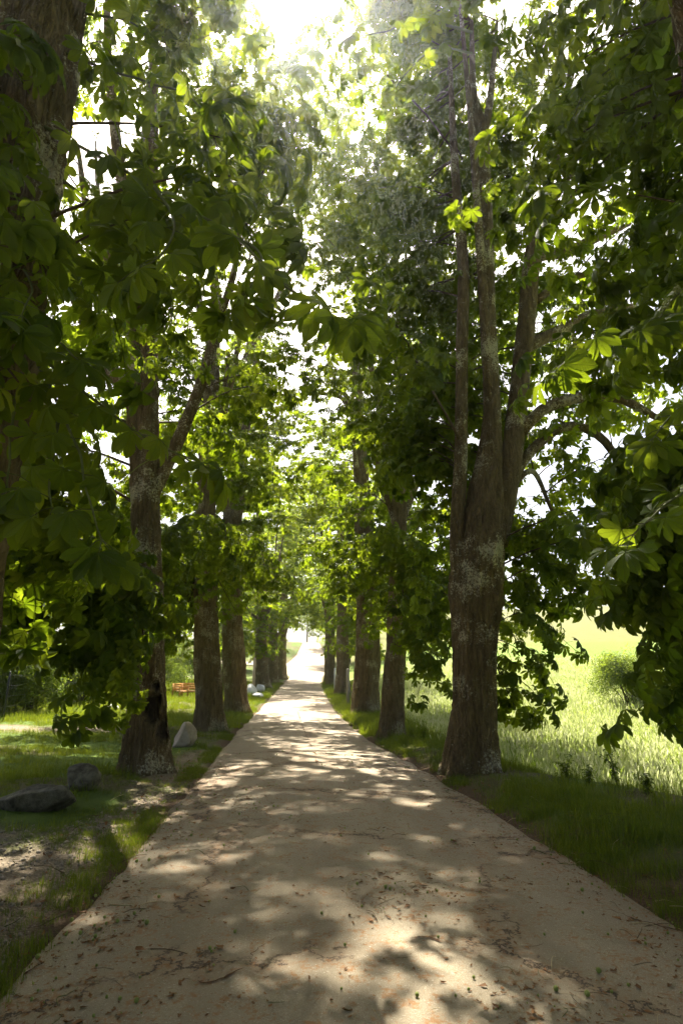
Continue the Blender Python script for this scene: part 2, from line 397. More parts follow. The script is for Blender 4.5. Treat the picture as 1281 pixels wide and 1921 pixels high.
def scatter(name, pts, rot, scl, idx, protos, parent=None):
    """many small pieces of one kind as one object: the mesh holds the spots, the nodes set a piece on each"""
    me = bpy.data.meshes.new(name)
    pts = np.asarray(pts, np.float32); n = len(pts)
    me.vertices.add(n); me.vertices.foreach_set('co', pts.ravel())
    a = me.attributes.new('rot', 'FLOAT_VECTOR', 'POINT'); a.data.foreach_set('vector', np.asarray(rot, np.float32).ravel())
    a = me.attributes.new('scl', 'FLOAT', 'POINT'); a.data.foreach_set('value', np.asarray(scl, np.float32).ravel())
    a = me.attributes.new('idx', 'INT', 'POINT'); a.data.foreach_set('value', np.asarray(idx, np.int32).ravel())
    for p in protos:
        for mt in p.data.materials:
            if mt and mt.name not in me.materials: me.materials.append(mt)
    o = link(bpy.data.objects.new(name, me), parent)
    key = 'scatter_' + '_'.join(p.name for p in protos)
    ng = bpy.data.node_groups.get(key)
    if ng is None:
        ng = bpy.data.node_groups.new(key, 'GeometryNodeTree')
        ng.interface.new_socket('Geometry', in_out='INPUT', socket_type='NodeSocketGeometry')
        ng.interface.new_socket('Geometry', in_out='OUTPUT', socket_type='NodeSocketGeometry')
        N = ng.nodes; K = ng.links
        gi = N.new('NodeGroupInput'); go = N.new('NodeGroupOutput')
        jn = N.new('GeometryNodeJoinGeometry')
        for p in reversed(protos):
            oi = N.new('GeometryNodeObjectInfo'); oi.inputs['Object'].default_value = p; oi.inputs['As Instance'].default_value = False
            g2 = N.new('GeometryNodeGeometryToInstance'); K.new(oi.outputs['Geometry'], g2.inputs[0]); K.new(g2.outputs[0], jn.inputs[0])
        ip = N.new('GeometryNodeInstanceOnPoints'); ip.inputs['Pick Instance'].default_value = True
        K.new(gi.outputs[0], ip.inputs['Points']); K.new(jn.outputs[0], ip.inputs['Instance'])
        def attr(nm, t):
            q = N.new('GeometryNodeInputNamedAttribute'); q.data_type = t; q.inputs['Name'].default_value = nm
            return [s for s in q.outputs if s.enabled and s.name == 'Attribute'][0]
        er = N.new('FunctionNodeEulerToRotation'); K.new(attr('rot', 'FLOAT_VECTOR'), er.inputs[0]); K.new(er.outputs[0], ip.inputs['Rotation'])
        K.new(attr('scl', 'FLOAT'), ip.inputs['Scale']); K.new(attr('idx', 'INT'), ip.inputs['Instance Index'])
        K.new(ip.outputs[0], go.inputs[0])
    md = o.modifiers.new('scatter', 'NODES'); md.node_group = ng
    o['kind'] = 'stuff'
    return o

# ------------------------------------------------------------------ ground and lane
def graded(segs):
    out = []
    for a, b, s in segs: out.append(np.arange(a, b - 1e-6, s))
    out.append([segs[-1][1]]); return np.concatenate(out)
gx = graded([(-500, -120, 20), (-120, -30, 4), (-30, -8, .6), (-8, 10, .14), (10, 40, .8), (40, 120, 4), (120, 620, 20)])
gy = graded([(-40, 0, 2.5), (0, 16, .14), (16, 40, .4), (40, 90, 1.2), (90, 200, 5), (200, 900, 20)])
GX, GY = np.meshgrid(gx, gy)
GZ = gz(GX, GY)
nx, ny = len(gx), len(gy)
ii = (np.arange(ny - 1)[:, None] * nx + np.arange(nx - 1)[None]).ravel()
gm, nt, out = nodes_of('ground_soil')
geo = nd(nt, 'ShaderNodeNewGeometry'); pos = geo.outputs['Position']
def attr_node(nt, n):
    a = nd(nt, 'ShaderNodeAttribute'); a.attribute_name = n; return a.outputs['Fac']
n_f = noise(nt, pos, 45, 5, .75); n_m = noise(nt, pos, 3.0, 5, .6); n_l = noise(nt, pos, .6, 3)
soil = ramp(nt, n_f.outputs[0], [(.3, (.035, .022, .013)), (.55, (.10, .065, .04)), (.75, (.19, .14, .095))]).outputs[0]
gravel = ramp(nt, n_f.outputs[0], [(.3, (.075, .056, .036)), (.5, (.17, .135, .092)), (.72, (.34, .285, .215))]).outputs[0]
lawn = ramp(nt, n_m.outputs[0], [(.3, (.05, .085, .012)), (.7, (.10, .14, .025))]).outputs[0]
mead = ramp(nt, n_m.outputs[0], [(.3, (.11, .16, .028)), (.7, (.18, .21, .06))]).outputs[0]
crop = ramp(nt, n_l.outputs[0], [(.3, (.088, .098, .022)), (.7, (.125, .122, .036))]).outputs[0]
c = mixc(nt, attr_node(nt, 'gravel'), soil, gravel)
c = mixc(nt, attr_node(nt, 'lawn'), c, lawn)
c = mixc(nt, attr_node(nt, 'meadow'), c, mead)
c = mixc(nt, attr_node(nt, 'crop'), c, crop)
c = mixc(nt, attr_node(nt, 'strip'), c, (.10, .15, .02))
p = nd(nt, 'ShaderNodeBsdfPrincipled'); p.inputs['Roughness'].default_value = .95; p.inputs['Specular IOR Level'].default_value = .1
nt.links.new(c, p.inputs['Base Color'])
b = nd(nt, 'ShaderNodeBump'); b.inputs['Strength'].default_value = .7; b.inputs['Distance'].default_value = .03
nt.links.new(n_f.outputs[0], b.inputs['Height']); nt.links.new(b.outputs[0], p.inputs['Normal']); nt.links.new(p.outputs[0], out.inputs[0])
ground = obj('ground', np.stack([GX, GY, GZ], -1).reshape(-1, 3), np.stack([ii, ii + 1, ii + nx + 1, ii + nx], -1), gm)
tag(ground, kind='structure', label='rolling ground of verge, yard and meadow on both sides of the lane', cat='ground')
def zones(x, y):
    dR = x - rr(y); dL = rl(y) - x; r = np.sqrt(x * x + y * y)
    nz = fbm(P3(x, y), .55, 4); nz2 = fbm(P3(x + 40, y), 1.7, 3)
    far = ss(22, 34, y)
    # right verge: bare soil close to the tarmac near the camera, then grass
    bare = ss(.18, .02, dR + .25 * nz) * ss(16, 9, y) + ss(5.6, 4.2, y + 1.2 * nz) * ss(2.2, .5, dR + .5 * nz)
    lawnR = np.clip(ss(.02, .16, dR + .2 * nz2) * (1 - bare) * (.35 + .65 * ss(-.2, .25, fbm(P3(x + 5, y), 1.1))), 0, 1)
    gravelL = ss(8.2, 6.8, y + 1.3 * nz + .2 * dL) + ss(.9, .45, dL + .4 * nz2) * ss(20, 12, y) + ss(1.6, .4, np.abs(y + .28 * dL - 19.5 + 1.5 * nz)) * ss(2.2, 3.6, dL)
    gravelL = np.clip(gravelL, 0, 1)
    lawnL = np.clip(ss(.05, .22, dL + .25 * nz2) * (1 - gravelL * ss(-.5, .15, .25 - nz2 * .9)) * (.35 + .65 * ss(-.3, .12, nz + .3 * nz2)), 0, 1)
    lawn = np.where(dR > 0, lawnR, np.where(dL > 0, lawnL, 0))
    gravel = np.where(dL > 0, gravelL * ss(-.02, .22, dL + .25 * nz2), 0)
    md = np.where(dR > 0, ss(0, .8, dR - bank(y) + .3 * nz), 0)
    crop = md * ss(92, 95, r + 0 * x) ; strip = md * ss(66, 68, r) * (1 - ss(92, 95, r))
    return lawn, gravel, md, crop, strip
for nm, v in zip(('lawn', 'gravel', 'meadow', 'crop', 'strip'), zones(GX, GY)):
    a = ground.data.attributes.new(nm, 'FLOAT', 'POINT'); a.data.foreach_set('value', np.ascontiguousarray(v, np.float32).ravel())

# lane
am, nt, out = nodes_of('old_asphalt')
geo = nd(nt, 'ShaderNodeNewGeometry'); pos = geo.outputs['Position']
n1 = noise(nt, pos, 220, 3, .7); n2 = noise(nt, pos, 1.1, 5, .65); n3 = noise(nt, pos, 7, 6, .7, .5); n4 = noise(nt, pos, 34, 5, .7)
agg = ramp(nt, n1.outputs[0], [(.30, (.105, .086, .056)), (.5, (.225, .184, .118)), (.70, (.36, .305, .215))]).outputs[0]
c = mixc(nt, ramp(nt, n2.outputs[0], [(.35, (0, 0, 0)), (.7, (.55,) * 3)]).outputs[0], agg, (.28, .235, .16))
mps = nd(nt, 'ShaderNodeMapping'); mps.inputs['Scale'].default_value = (1.6, .12, 1); nt.links.new(pos, mps.inputs[0]); nst = noise(nt, mps.outputs[0], 1.4, 4, .6)
c = mixc(nt, ramp(nt, nst.outputs[0], [(.42, (0, 0, 0)), (.62, (.55,) * 3)]).outputs[0], c, (.165, .13, .083))
ng = noise(nt, pos, 75, 3, .8); c = mixc(nt, ramp(nt, ng.outputs[0], [(.60, (0, 0, 0)), (.70, (.6,) * 3)]).outputs[0], c, (.52, .48, .42)); c = mixc(nt, ramp(nt, ng.outputs[0], [(.30, (.65,) * 3), (.40, (0, 0, 0))]).outputs[0], c, (.10, .08, .055))
mpr = nd(nt, 'ShaderNodeMath', operation='MULTIPLY'); nt.links.new(n3.outputs[0], mpr.inputs[0]); nt.links.new(n4.outputs[0], mpr.inputs[1])
c = mixc(nt, ramp(nt, mpr.outputs[0], [(.27, (0, 0, 0)), (.35, (.8,) * 3)]).outputs[0], c, (.21, .095, .026))
vo = nd(nt, 'ShaderNodeTexVoronoi', feature='DISTANCE_TO_EDGE'); vo.inputs['Scale'].default_value = .42
wv = nd(nt, 'ShaderNodeVectorMath', operation='MULTIPLY_ADD'); nw = noise(nt, pos, 2.2, 6, .75)
nt.links.new(nw.outputs['Color'], wv.inputs[0]); wv.inputs[1].default_value = (1.1, 1.1, 0); nt.links.new(pos, wv.inputs[2]); nt.links.new(wv.outputs[0], vo.inputs['Vector'])
crk = ramp(nt, vo.outputs[0], [(.0, (1, 1, 1)), (.012, (0, 0, 0))]).outputs[0]
gate = ramp(nt, n2.outputs[0], [(.42, (0, 0, 0)), (.52, (1, 1, 1))]).outputs[0]
crkm = nd(nt, 'ShaderNodeMath', operation='MULTIPLY'); nt.links.new(crk, crkm.inputs[0]); nt.links.new(gate, crkm.inputs[1])
sta = ramp(nt, vo.outputs[0], [(.0, (.75,) * 3), (.06, (0, 0, 0))]).outputs[0]
stm = nd(nt, 'ShaderNodeMath', operation='MULTIPLY'); nt.links.new(sta, stm.inputs[0]); nt.links.new(n4.outputs[0], stm.inputs[1])
stm2 = nd(nt, 'ShaderNodeMath', operation='MULTIPLY'); nt.links.new(stm.outputs[0], stm2.inputs[0]); nt.links.new(gate, stm2.inputs[1])
c = mixc(nt, stm2.outputs[0], c, (.17, .075, .022))
c = mixc(nt, crkm.outputs[0], c, (.03, .02, .012))
p = nd(nt, 'ShaderNodeBsdfPrincipled'); p.inputs['Roughness'].default_value = .8; p.inputs['Specular IOR Level'].default_value = .3
nt.links.new(c, p.inputs['Base Color'])
hh = nd(nt, 'ShaderNodeMath', operation='SUBTRACT'); nt.links.new(n1.outputs[0], hh.inputs[0]); nt.links.new(crkm.outputs[0], hh.inputs[1])
b = nd(nt, 'ShaderNodeBump'); b.inputs['Strength'].default_value = .55; b.inputs['Distance'].default_value = .012
nt.links.new(hh.outputs[0], b.inputs['Height']); nt.links.new(b.outputs[0], p.inputs['Normal']); nt.links.new(p.outputs[0], out.inputs[0])
ry = graded([(-20, 0, .5), (0, 14, .05), (14, 40, .2), (40, 100, .8), (100, 260, 4)])
u = np.concatenate([[0], np.linspace(.02, .98, 15), [1]])
eL = rl(ry) + .09 * fbm(P3(ry * 0 + 3, ry), 1.3, 4) + .03; eR = rr(ry) + .09 * fbm(P3(ry * 0 + 9, ry), 1.3, 4) - .03
RX = eL[:, None] + (eR - eL)[:, None] * u[None]; RYY = ry[:, None] + 0 * RX
crown_ = .035 * (1 - (2 * u - 1) ** 2)
RZ = zr(ry)[:, None] + .004 + crown_[None] + .012 * fbm(P3(RX, RYY), .8, 2) - .03 * ((u == 0) | (u == 1))[None]
k = len(u); ii = (np.arange(len(ry) - 1)[:, None] * k + np.arange(k - 1)[None]).ravel()
lane = obj('lane', np.stack([RX, RYY, RZ], -1).reshape(-1, 3), np.stack([ii, ii + 1, ii + k + 1, ii + k], -1), am)
tag(lane, 'narrow cracked asphalt lane running between the two rows of trees', 'road', kind='structure')
sy = np.array([91.0, 97.0]); sx = np.linspace(-40, .3, 40)
SX, SYY = np.meshgrid(sx, np.linspace(0, 1, 6)); SYY = 91.5 + SYY * 4.5 - .06 * (SX - .3) + .001 * (SX) ** 2
ii = (np.arange(5)[:, None] * 40 + np.arange(39)[None]).ravel()
side = obj('side_road', np.stack([SX, SYY, gz(SX, SYY) + .12], -1).reshape(-1, 3), np.stack([ii, ii + 1, ii + 41, ii + 40], -1), am)
tag(side, 'sunlit side road branching left beyond the end of the avenue', 'road', kind='structure')
def road_z(x, y):
    uu = np.clip((x - rl(y)) / (rr(y) - rl(y)), 0, 1)
    return zr(y) + .004 + .035 * (1 - (2 * uu - 1) ** 2) + .012 * fbm(P3(x, y), .8, 2)

# ------------------------------------------------------------------ trees
def seg_ok(p):
    """keep the crowns out of the lane's clearance, off the camera and out of the opening towards the sun"""
    x, y, z = p[:, 0], p[:, 1], p[:, 2]
    mid = (rl(y) + rr(y)) / 2; dx = np.abs(x - mid); base = zr(y)
    clear = np.interp(y, [0, 8, 20, 60], [3.6, 3.9, 4.6, 5.6])
    ok = ~((dx < 2.1) & (z < base + clear + .5 * vnoise(p, .8)))
    ok &= ~((dx < 2.4) & (z < base + 2.3)) 
    ok &= z > base + .9
    d = p - CAM; ok &= np.linalg.norm(d, axis=1) > 3.5
    t = d @ SUN_DIR; perp = np.linalg.norm(d - t[:, None] * SUN_DIR, axis=1)
    ok &= ~((t > 0) & (perp < .036 * t * (1 + .5 * vnoise(p, .5))))
    return ok
def trunk_disp(seed, flare=.45, flutes=5, ridge=.07, twist=0.0, lump=.10):
    R = np.random.default_rng(seed); ph = R.uniform(0, 6.28, 6)
    def f(Rr, th, t, path):
        h = path[:, 2] - path[0, 2]
        fl = np.exp(-np.clip(h, 0, None) / .38)
        ang = th[None] + twist * h[:, None]
        Rr = Rr * (1 + flare * fl[:, None] * (1 + .45 * np.cos(flutes * ang + ph[0]) + .25 * np.cos((flutes - 2) * ang + ph[1])))
        Rr = Rr * (1 + .045 * np.cos(flutes * ang + ph[2]) + .035 * np.cos(3 * ang + ph[3]))
        q = np.stack([np.cos(ang) * 2, np.sin(ang) * 2, np.repeat(h[:, None], len(th), 1) * .8 + seed * 3.1], -1)
        Rr = Rr * (1 + lump * fbm(q, .9, 3))
        q2 = np.stack([np.cos(ang) * 9, np.sin(ang) * 9, np.repeat(h[:, None], len(th), 1) * 1.6 + seed], -1)
        q3 = np.stack([np.cos(ang) * 4, np.sin(ang) * 4, np.repeat(h[:, None], len(th), 1) * 9 + seed], -1)
        return Rr * (1 + ridge * fbm(q2, 1., 3) + .35 * ridge * fbm(q3, 1.5, 2))
    return f
def px_path(pp, base, dY=None, slim=1.0):
    out = []
    for i, q in enumerate(pp):
        Y = base[1] + (dY[i] if dY else 0)
        P = at_y(q[0], q[1], Y); out.append([*P, px_size(q[2], P) * .5 * slim])
    return np.array(out)
ORD = ['', 'first', 'second', 'third', 'fourth', 'fifth', 'sixth', 'seventh', 'eighth', 'ninth', 'tenth', 'eleventh']
def make_tree(label, base, trunk, limbs, seed, side, far=False, top=21., reach_out=4.6, reach_road=2.6, zlow=2.4,
              n_branch=80, dens=6.0, twist=0., mat='bark', auto_limbs=5, along=3.9, road_top=1.6, lowprof=.8, lump=.10, scale=1.0, hollows=(), extra=(), front=1.0, group='chestnut trees lining the lane'):
    R = np.random.default_rng(seed)
    root = empty('chestnut_tree', base); tag(root, label, 'tree', group)
    o0 = np.array(base)
    n = max(24, int((trunk[-1][2] - trunk[0][2]) * (20 if not far else 4)))
    n = min(n, 180)
    tp = spline(trunk, n); tp[0, 2] -= .15
    V, F = tube(tp[:, :3] - o0, tp[:, 3], 96 if not far else 24, trunk_disp(seed, twist=twist, lump=lump, flare=.48, ridge=.14))
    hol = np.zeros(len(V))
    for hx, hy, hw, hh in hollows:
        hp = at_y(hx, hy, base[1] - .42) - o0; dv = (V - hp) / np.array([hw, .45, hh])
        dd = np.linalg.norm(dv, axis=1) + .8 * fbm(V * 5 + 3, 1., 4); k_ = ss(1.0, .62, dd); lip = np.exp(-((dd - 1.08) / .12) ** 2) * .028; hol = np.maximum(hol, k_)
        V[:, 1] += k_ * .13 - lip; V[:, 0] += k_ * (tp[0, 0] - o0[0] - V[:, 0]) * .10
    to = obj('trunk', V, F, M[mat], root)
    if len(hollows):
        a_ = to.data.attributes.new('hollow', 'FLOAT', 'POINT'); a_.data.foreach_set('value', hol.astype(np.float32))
    skel = [tp[len(tp) // 3:]]
    ttop = tp[-1]
    for lb in limbs:
        n = max(10, int(np.linalg.norm(np.diff(lb[:, :3], axis=0), axis=1).sum() * 4))
        q = spline(lb, n); q[:, 3] = np.maximum(q[:, 3], .012)
        V, F = tube(q[:, :3] - o0, q[:, 3], 16 if not far else 8, trunk_disp(seed + 5, flare=0, ridge=.05, lump=.12))
        obj('limb', V, F, M['bark'], root); skel.append(q)
    # further limbs that carry the crown
    for kx in range(auto_limbs):
        tt = R.uniform(.35, .98); s = tp[int(tt * (len(tp) - 1))]
        az = kx * 2.4 + R.uniform(-.5, .5); hz = np.array([math.cos(az), math.sin(az)])
        rch = (reach_out if hz[0] * side > 0 else reach_road) * R.uniform(.5, .8)
        zt = s[2] + R.uniform(.35, .9) * max(top - s[2] - 1, 2)
        e = np.array([s[0] + hz[0] * rch, s[1] + hz[1] * rch, min(zt, top)])
        m1 = s[:3] * .6 + e * .4 + np.array([hz[0], hz[1], 0]) * rch * .22
        r0 = min(s[3] * .55, .14)
        pp = np.array([[*s[:3], r0], [*m1, r0 * .75], [*e, .03]])
        q = spline(pp, 16 if not far else 9); q[:, :3] += .12 * np.stack([vnoise(q[:, :3] + 5 * c, .6) for c in range(3)], -1) * np.linspace(0, 1, len(q))[:, None]
        V, F = tube(q[:, :3] - o0, q[:, 3], 12 if not far else 6); obj('limb', V, F, M['bark'], root); skel.append(q)
    e = np.array([ttop[0] + R.normal(0, .5), ttop[1] + R.normal(0, .5), max(top - 1.5, ttop[2] + 1)])
    q = spline(np.array([[*ttop[:3], ttop[3] * .9], [*(ttop[:3] * .5 + e * .5 + R.normal(0, .2, 3)), ttop[3] * .5], [*e, .02]]), 12)
    V, F = tube(q[:, :3] - o0, q[:, 3], 10); obj('limb', V, F, M['bark'], root); skel.append(q)
    S = np.concatenate(skel)
    # branches towards points of the crown
    tw = MB(); pts = []; rots = []; scl = []
    zb = base[2]
    tries = 0; made = 0; extra = [np.array(at_y(*q)) for q in extra]
    while (made < n_branch and tries < n_branch * 8) or extra:
        tries += 1; low = bool(extra)
        h = zb + zlow + (top - zlow) * R.uniform(0, 1) ** 1.05
        az = R.uniform(0, 2 * math.pi); ca, sa = math.cos(az), math.sin(az)
        hf = (h - zb - zlow) / (top - zlow)
        prof = np.interp(hf, [0, .15, .55, .8, 1], [lowprof, min(1, lowprof + .25), 1., .75, .25])
        rroad = reach_road * np.interp(hf, [0, .3, .6, 1], [.85, .9, min(1.45, road_top), road_top])
        rx = (reach_out if ca * side > 0 else rroad) * prof; rad = math.sqrt(R.uniform(.12, 1))
        A = np.array([base[0] + ca * rx * rad, base[1] + sa * along * prof * rad, h])
        if low: A = extra.pop()
        elif ca * side < 0 and R.random() > 1.15 * rroad / reach_out: continue
        if not low and A[1] < base[1] + .5 and abs(A[0] - base[0]) < 2.7 and R.random() > front: continue
        if not seg_ok(A[None])[0]: continue
        d = np.linalg.norm(S[:, :3] - A, axis=1) + np.clip(S[:, 2] - A[2] + .6, 0, None) * 1.2 + (S[:, 3] > .16) * 0
        s = S[int(np.argmin(d + R.uniform(0, .8, len(S))))]
        ln = np.linalg.norm(A - s[:3])
        if ln < .5 or (ln > 7 and not low): continue
        c1 = s[:3] * .45 + A * .55 + np.array([0, 0, .16 * ln])
        t = np.linspace(0, 1, max(5, int(ln * 3)))[:, None]
        B = (1 - t) ** 2 * s[:3] + 2 * t * (1 - t) * c1 + t ** 2 * A
        B = B + .08 * ln * .8 * np.stack([vnoise(B + 9 * c, .9) for c in range(3)], -1) * t
        r0 = min(.007 + .006 * ln, s[3] * .7 + .004)
        V, F = tube(B - o0, np.linspace(r0, .006, len(B)), 5 if not far else 3); tw.add(V, F)
        made += 1
        ns = max(3, int(ln * dens * (1.2 if low else 1))); tt = R.uniform(.12 if not low else .35, 1, ns); tt[:2] = 1
        bp = np.stack([np.interp(tt, t[:, 0], B[:, c]) for c in range(3)], -1)
        dr = A - s[:3]; yaw0 = math.atan2(dr[1], dr[0])
        sgn = np.where(np.arange(ns) % 2, 1, -1)
        yaw = yaw0 + sgn * R.uniform(.35, 1.25, ns) * (tt < 1) + R.normal(0, .25, ns)
        pit = R.uniform(-.15, .6, ns) + (.45 if low else 0); rol = R.normal(0, .25, ns)
        sc = R.uniform(.8, 1.25, ns) * scale
        tip = bp + np.stack([np.cos(yaw), np.sin(yaw), -np.sin(pit)], -1) * (.75 * sc)[:, None]
        ok = seg_ok(bp) & seg_ok(tip)
        pts.append(bp[ok]); rots.append(np.stack([rol, pit, yaw], -1)[ok]); scl.append(sc[ok])
    o = tw.build('twigs', M['twig'], root); o['kind'] = 'stuff'
    pts = np.concatenate(pts) - o0; pr = SPRAY_FAR if far else SPRAY
    cr = scatter('crown', pts, np.concatenate(rots), np.concatenate(scl), R.integers(0, len(pr), len(pts)), pr, root)
    return root, len(pts)

TREES = {}
def tree_px(key, label, bx, by, trunk, limbs, seed, side, **kw):
    base = on_ground(bx, by)
    tp = px_path(trunk, base, None, .9); tp[0, :3] = base
    lbs = []
    for lb in limbs:
        dY = lb[1] if isinstance(lb, tuple) else None; pl = lb[0] if isinstance(lb, tuple) else lb
        lbs.append(px_path(pl, base, dY, .82))
    TREES[key], n = make_tree(label, base, tp, lbs, seed, side, **kw)
    print('TREE', key, np.round(base, 2), 'r', round(float(tp[0, 3]), 2), 'sprays', n)
    return base

tree_px('R1', 'big chestnut right of the lane with lichened trunk splitting into three tall stems', 888, 1447,
    [(886, 1447, 96), (889, 1400, 94), (892, 1300, 88), (893, 1200, 90), (895, 1110, 108), (902, 1020, 94), (912, 930, 72), (918, 860, 48), (921, 780, 30)],
    [[(872, 1130, 54), (858, 1010, 36), (864, 850, 30), (866, 650, 27), (868, 500, 26), (852, 300, 18), (842, 80, 8)],
     [(905, 1080, 72), (922, 900, 50), (922, 750, 38), (915, 600, 35), (908, 400, 36), (903, 250, 30), (888, 180, 18), (884, 40, 8)],
     [(904, 260, 22), (918, 195, 16), (932, 40, 7)],
     [(925, 1020, 66), (956, 880, 50), (970, 760, 44), (987, 600, 40), (1000, 470, 36), (1025, 360, 22), (1060, 220, 14), (1072, 40, 7)],
     [(996, 480, 26), (1040, 370, 18), (1090, 310, 14), (1185, 262, 7)],
     ([(958, 900, 28), (1000, 842, 24), (1060, 800, 21), (1120, 815, 19), (1165, 870, 16), (1210, 930, 11)], [0, .2, .4, .5, .4, .2]),
     ([(975, 810, 32), (1020, 767, 27), (1090, 745, 26), (1160, 747, 22), (1250, 795, 12)], [0, -.2, -.5, -.7, -.9]),
     ([(985, 650, 30), (1060, 615, 25), (1110, 590, 22), (1190, 574, 13)], [0, .3, .7, 1.2]),
     [(1005, 565, 20), (1060, 525, 16), (1130, 510, 12), (1210, 498, 7)],
     [(1010, 480, 24), (1070, 470, 26), (1110, 450, 20), (1180, 420, 9)],
     ([(965, 905, 16), (1000, 885, 12), (1035, 960, 7)], [0, .3, .5])], 101, 1, reach_out=4.6, reach_road=2.0, n_branch=135, front=.0, zlow=4.3, auto_limbs=0, lump=.08, road_top=1.3, lowprof=.4,
    extra=[(980,1150,9.5),(985,1230,10),(960,1300,10),(970,1330,10.3),(1040,1060,10),(1120,1010,9.5),(990,1090,10.5),(1150,950,9),(1060,980,10.5),(1000,1000,10.5),(640,60,8.2),(690,560,7.5),(1150,850,9.5),(1100,880,10),(1180,800,9.5),(1060,860,10.5),(1130,760,10),(1060,700,10.5),(1180,690,10),(1100,640,10.5)])
tree_px('L1', 'chestnut left of the lane with dark hollows in its trunk, behind the two dark boulders', 275, 1447,
    [(275, 1447, 84), (275, 1380, 82), (276, 1300, 74), (275, 1100, 62), (272, 900, 58), (266, 700, 64), (262, 560, 60), (258, 480, 44)],
    [[(262, 580, 40), (215, 505, 28), (185, 430, 24), (160, 370, 18), (148, 280, 9)],
     ([(255, 740, 40), (205, 690, 36), (170, 620, 36), (125, 500, 30), (100, 420, 22), (85, 310, 10)], [0, .2, .4, .6, .8, 1]),
     [(260, 500, 40), (285, 380, 24), (290, 200, 18), (292, 40, 8)]], 102, -1, hollows=[(282, 1328, .19, .34), (303, 1378, .15, .26), (288, 1285, .09, .13)], reach_out=4.8, reach_road=2.1, n_branch=85, front=.3, zlow=2.0, lump=.15, road_top=.9, auto_limbs=3,
    extra=[(60,1060,8),(140,1060,8),(200,1150,8.5),(235,1240,8.2),(100,1010,7.5),(20,1020,7.5),(330,1180,8),(390,1190,8),(180,1060,8),(15,1070,7.8),(110,1100,8.2),(60,980,8),(150,1020,8),(340,1120,8.2),(380,1060,8.2),(230,1180,7.9),(300,1160,7.9),(275,1225,8.1),(250,1200,8.0),(310,1235,8.3),(545,150,7.6),(560,110,8),(530,210,7.2)])
tree_px('L2', 'slim straight chestnut left of the lane just behind the pale boulder', 394, 1370,
    [(394, 1370, 56), (392, 1300, 54), (388, 1200, 50), (385, 1050, 42), (388, 900, 36), (395, 760, 32), (400, 640, 28), (408, 560, 22)],
    [[(400, 640, 18), (358, 530, 18), (350, 440, 11)], [(408, 565, 20), (402, 500, 15), (432, 330, 7)], [(395, 850, 18), (418, 770, 16), (430, 660, 7)]],
    103, -1, reach_out=4.8, reach_road=2.2, n_branch=82, zlow=2.3, mat='bark_pale', road_top=.9, auto_limbs=3, front=.35, extra=[(440,1150,13),(420,1100,13),(470,1120,14.5),(360,1000,12.5),(430,1010,13),(480,250,13),(450,180,12.5)])
tree_px('L3', 'left-hand chestnut leaning towards the lane, high bare forks open against the sky', 444, 1337,
    [(444, 1337, 46), (440, 1260, 44), (436, 1150, 40), (436, 1000, 38), (445, 880, 36), (462, 740, 34), (485, 600, 28), (520, 480, 20)],
    [[(520, 482, 15), (505, 400, 13), (482, 270, 10), (495, 190, 7), (560, 80, 4)],
     [(520, 482, 15), (555, 415, 13), (590, 350, 11), (615, 318, 8), (642, 255, 4)],
     [(508, 390, 10), (540, 320, 8), (545, 260, 8), (590, 190, 6), (612, 178, 4)], [(598, 342, 8), (650, 315, 7), (705, 304, 4)],
     [(480, 640, 18), (500, 600, 14), (560, 470, 6)]], 104, -1, reach_out=4.8, reach_road=2.6, n_branch=80, front=.4, zlow=2.6, mat='bark_pale', lump=.16, extra=[(500,1120,19),(480,1170,19),(530,1100,22),(520,1160,23),(540,250,20),(590,160,19),(500,150,20),(620,300,20),(560,330,21),(470,220,19),(620,200,17),(520,120,18)])
tree_px('R2', 'chestnut right of the lane with spiral-grained trunk leaning away from the tarmac', 734, 1378,
    [(734, 1378, 46), (738, 1300, 45), (742, 1200, 40), (746, 1100, 34), (748, 950, 30), (750, 800, 25), (752, 640, 18)],
    [[(748, 900, 16), (775, 800, 13), (790, 640, 8)], [(748, 1000, 14), (715, 900, 11), (690, 800, 7)]], 105, 1, reach_out=4.8, reach_road=2.2, n_branch=100, zlow=2.4, twist=.5, mat='bark_pale', extra=[(690,1060,13),(740,980,12.5),(700,1130,14),(780,1080,13),(790,1200,13.5),(800,1260,14),(760,1150,13),(830,1150,14),(700,350,13),(680,250,12.5)])
tree_px('R3', 'stoutest far chestnut right of the lane with spreading foot at the tarmac edge', 684, 1340,
    [(684, 1340, 52), (686, 1300, 52), (690, 1220, 50), (688, 1100, 42), (680, 950, 34), (672, 800, 26), (666, 650, 16)],
    [[(674, 830, 13), (652, 762, 11), (620, 740, 9), (515, 741, 4)], [(685, 1000, 14), (708, 900, 12), (720, 780, 7)]], 106, 1, reach_out=4.8, reach_road=2.8, n_branch=90, zlow=2.6, mat='bark_pale', lump=.14, extra=[(640,1140,19),(620,1100,20),(660,1180,19.5),(640,1060,18),(610,1150,24),(640,200,19),(610,400,22),(620,330,18)])
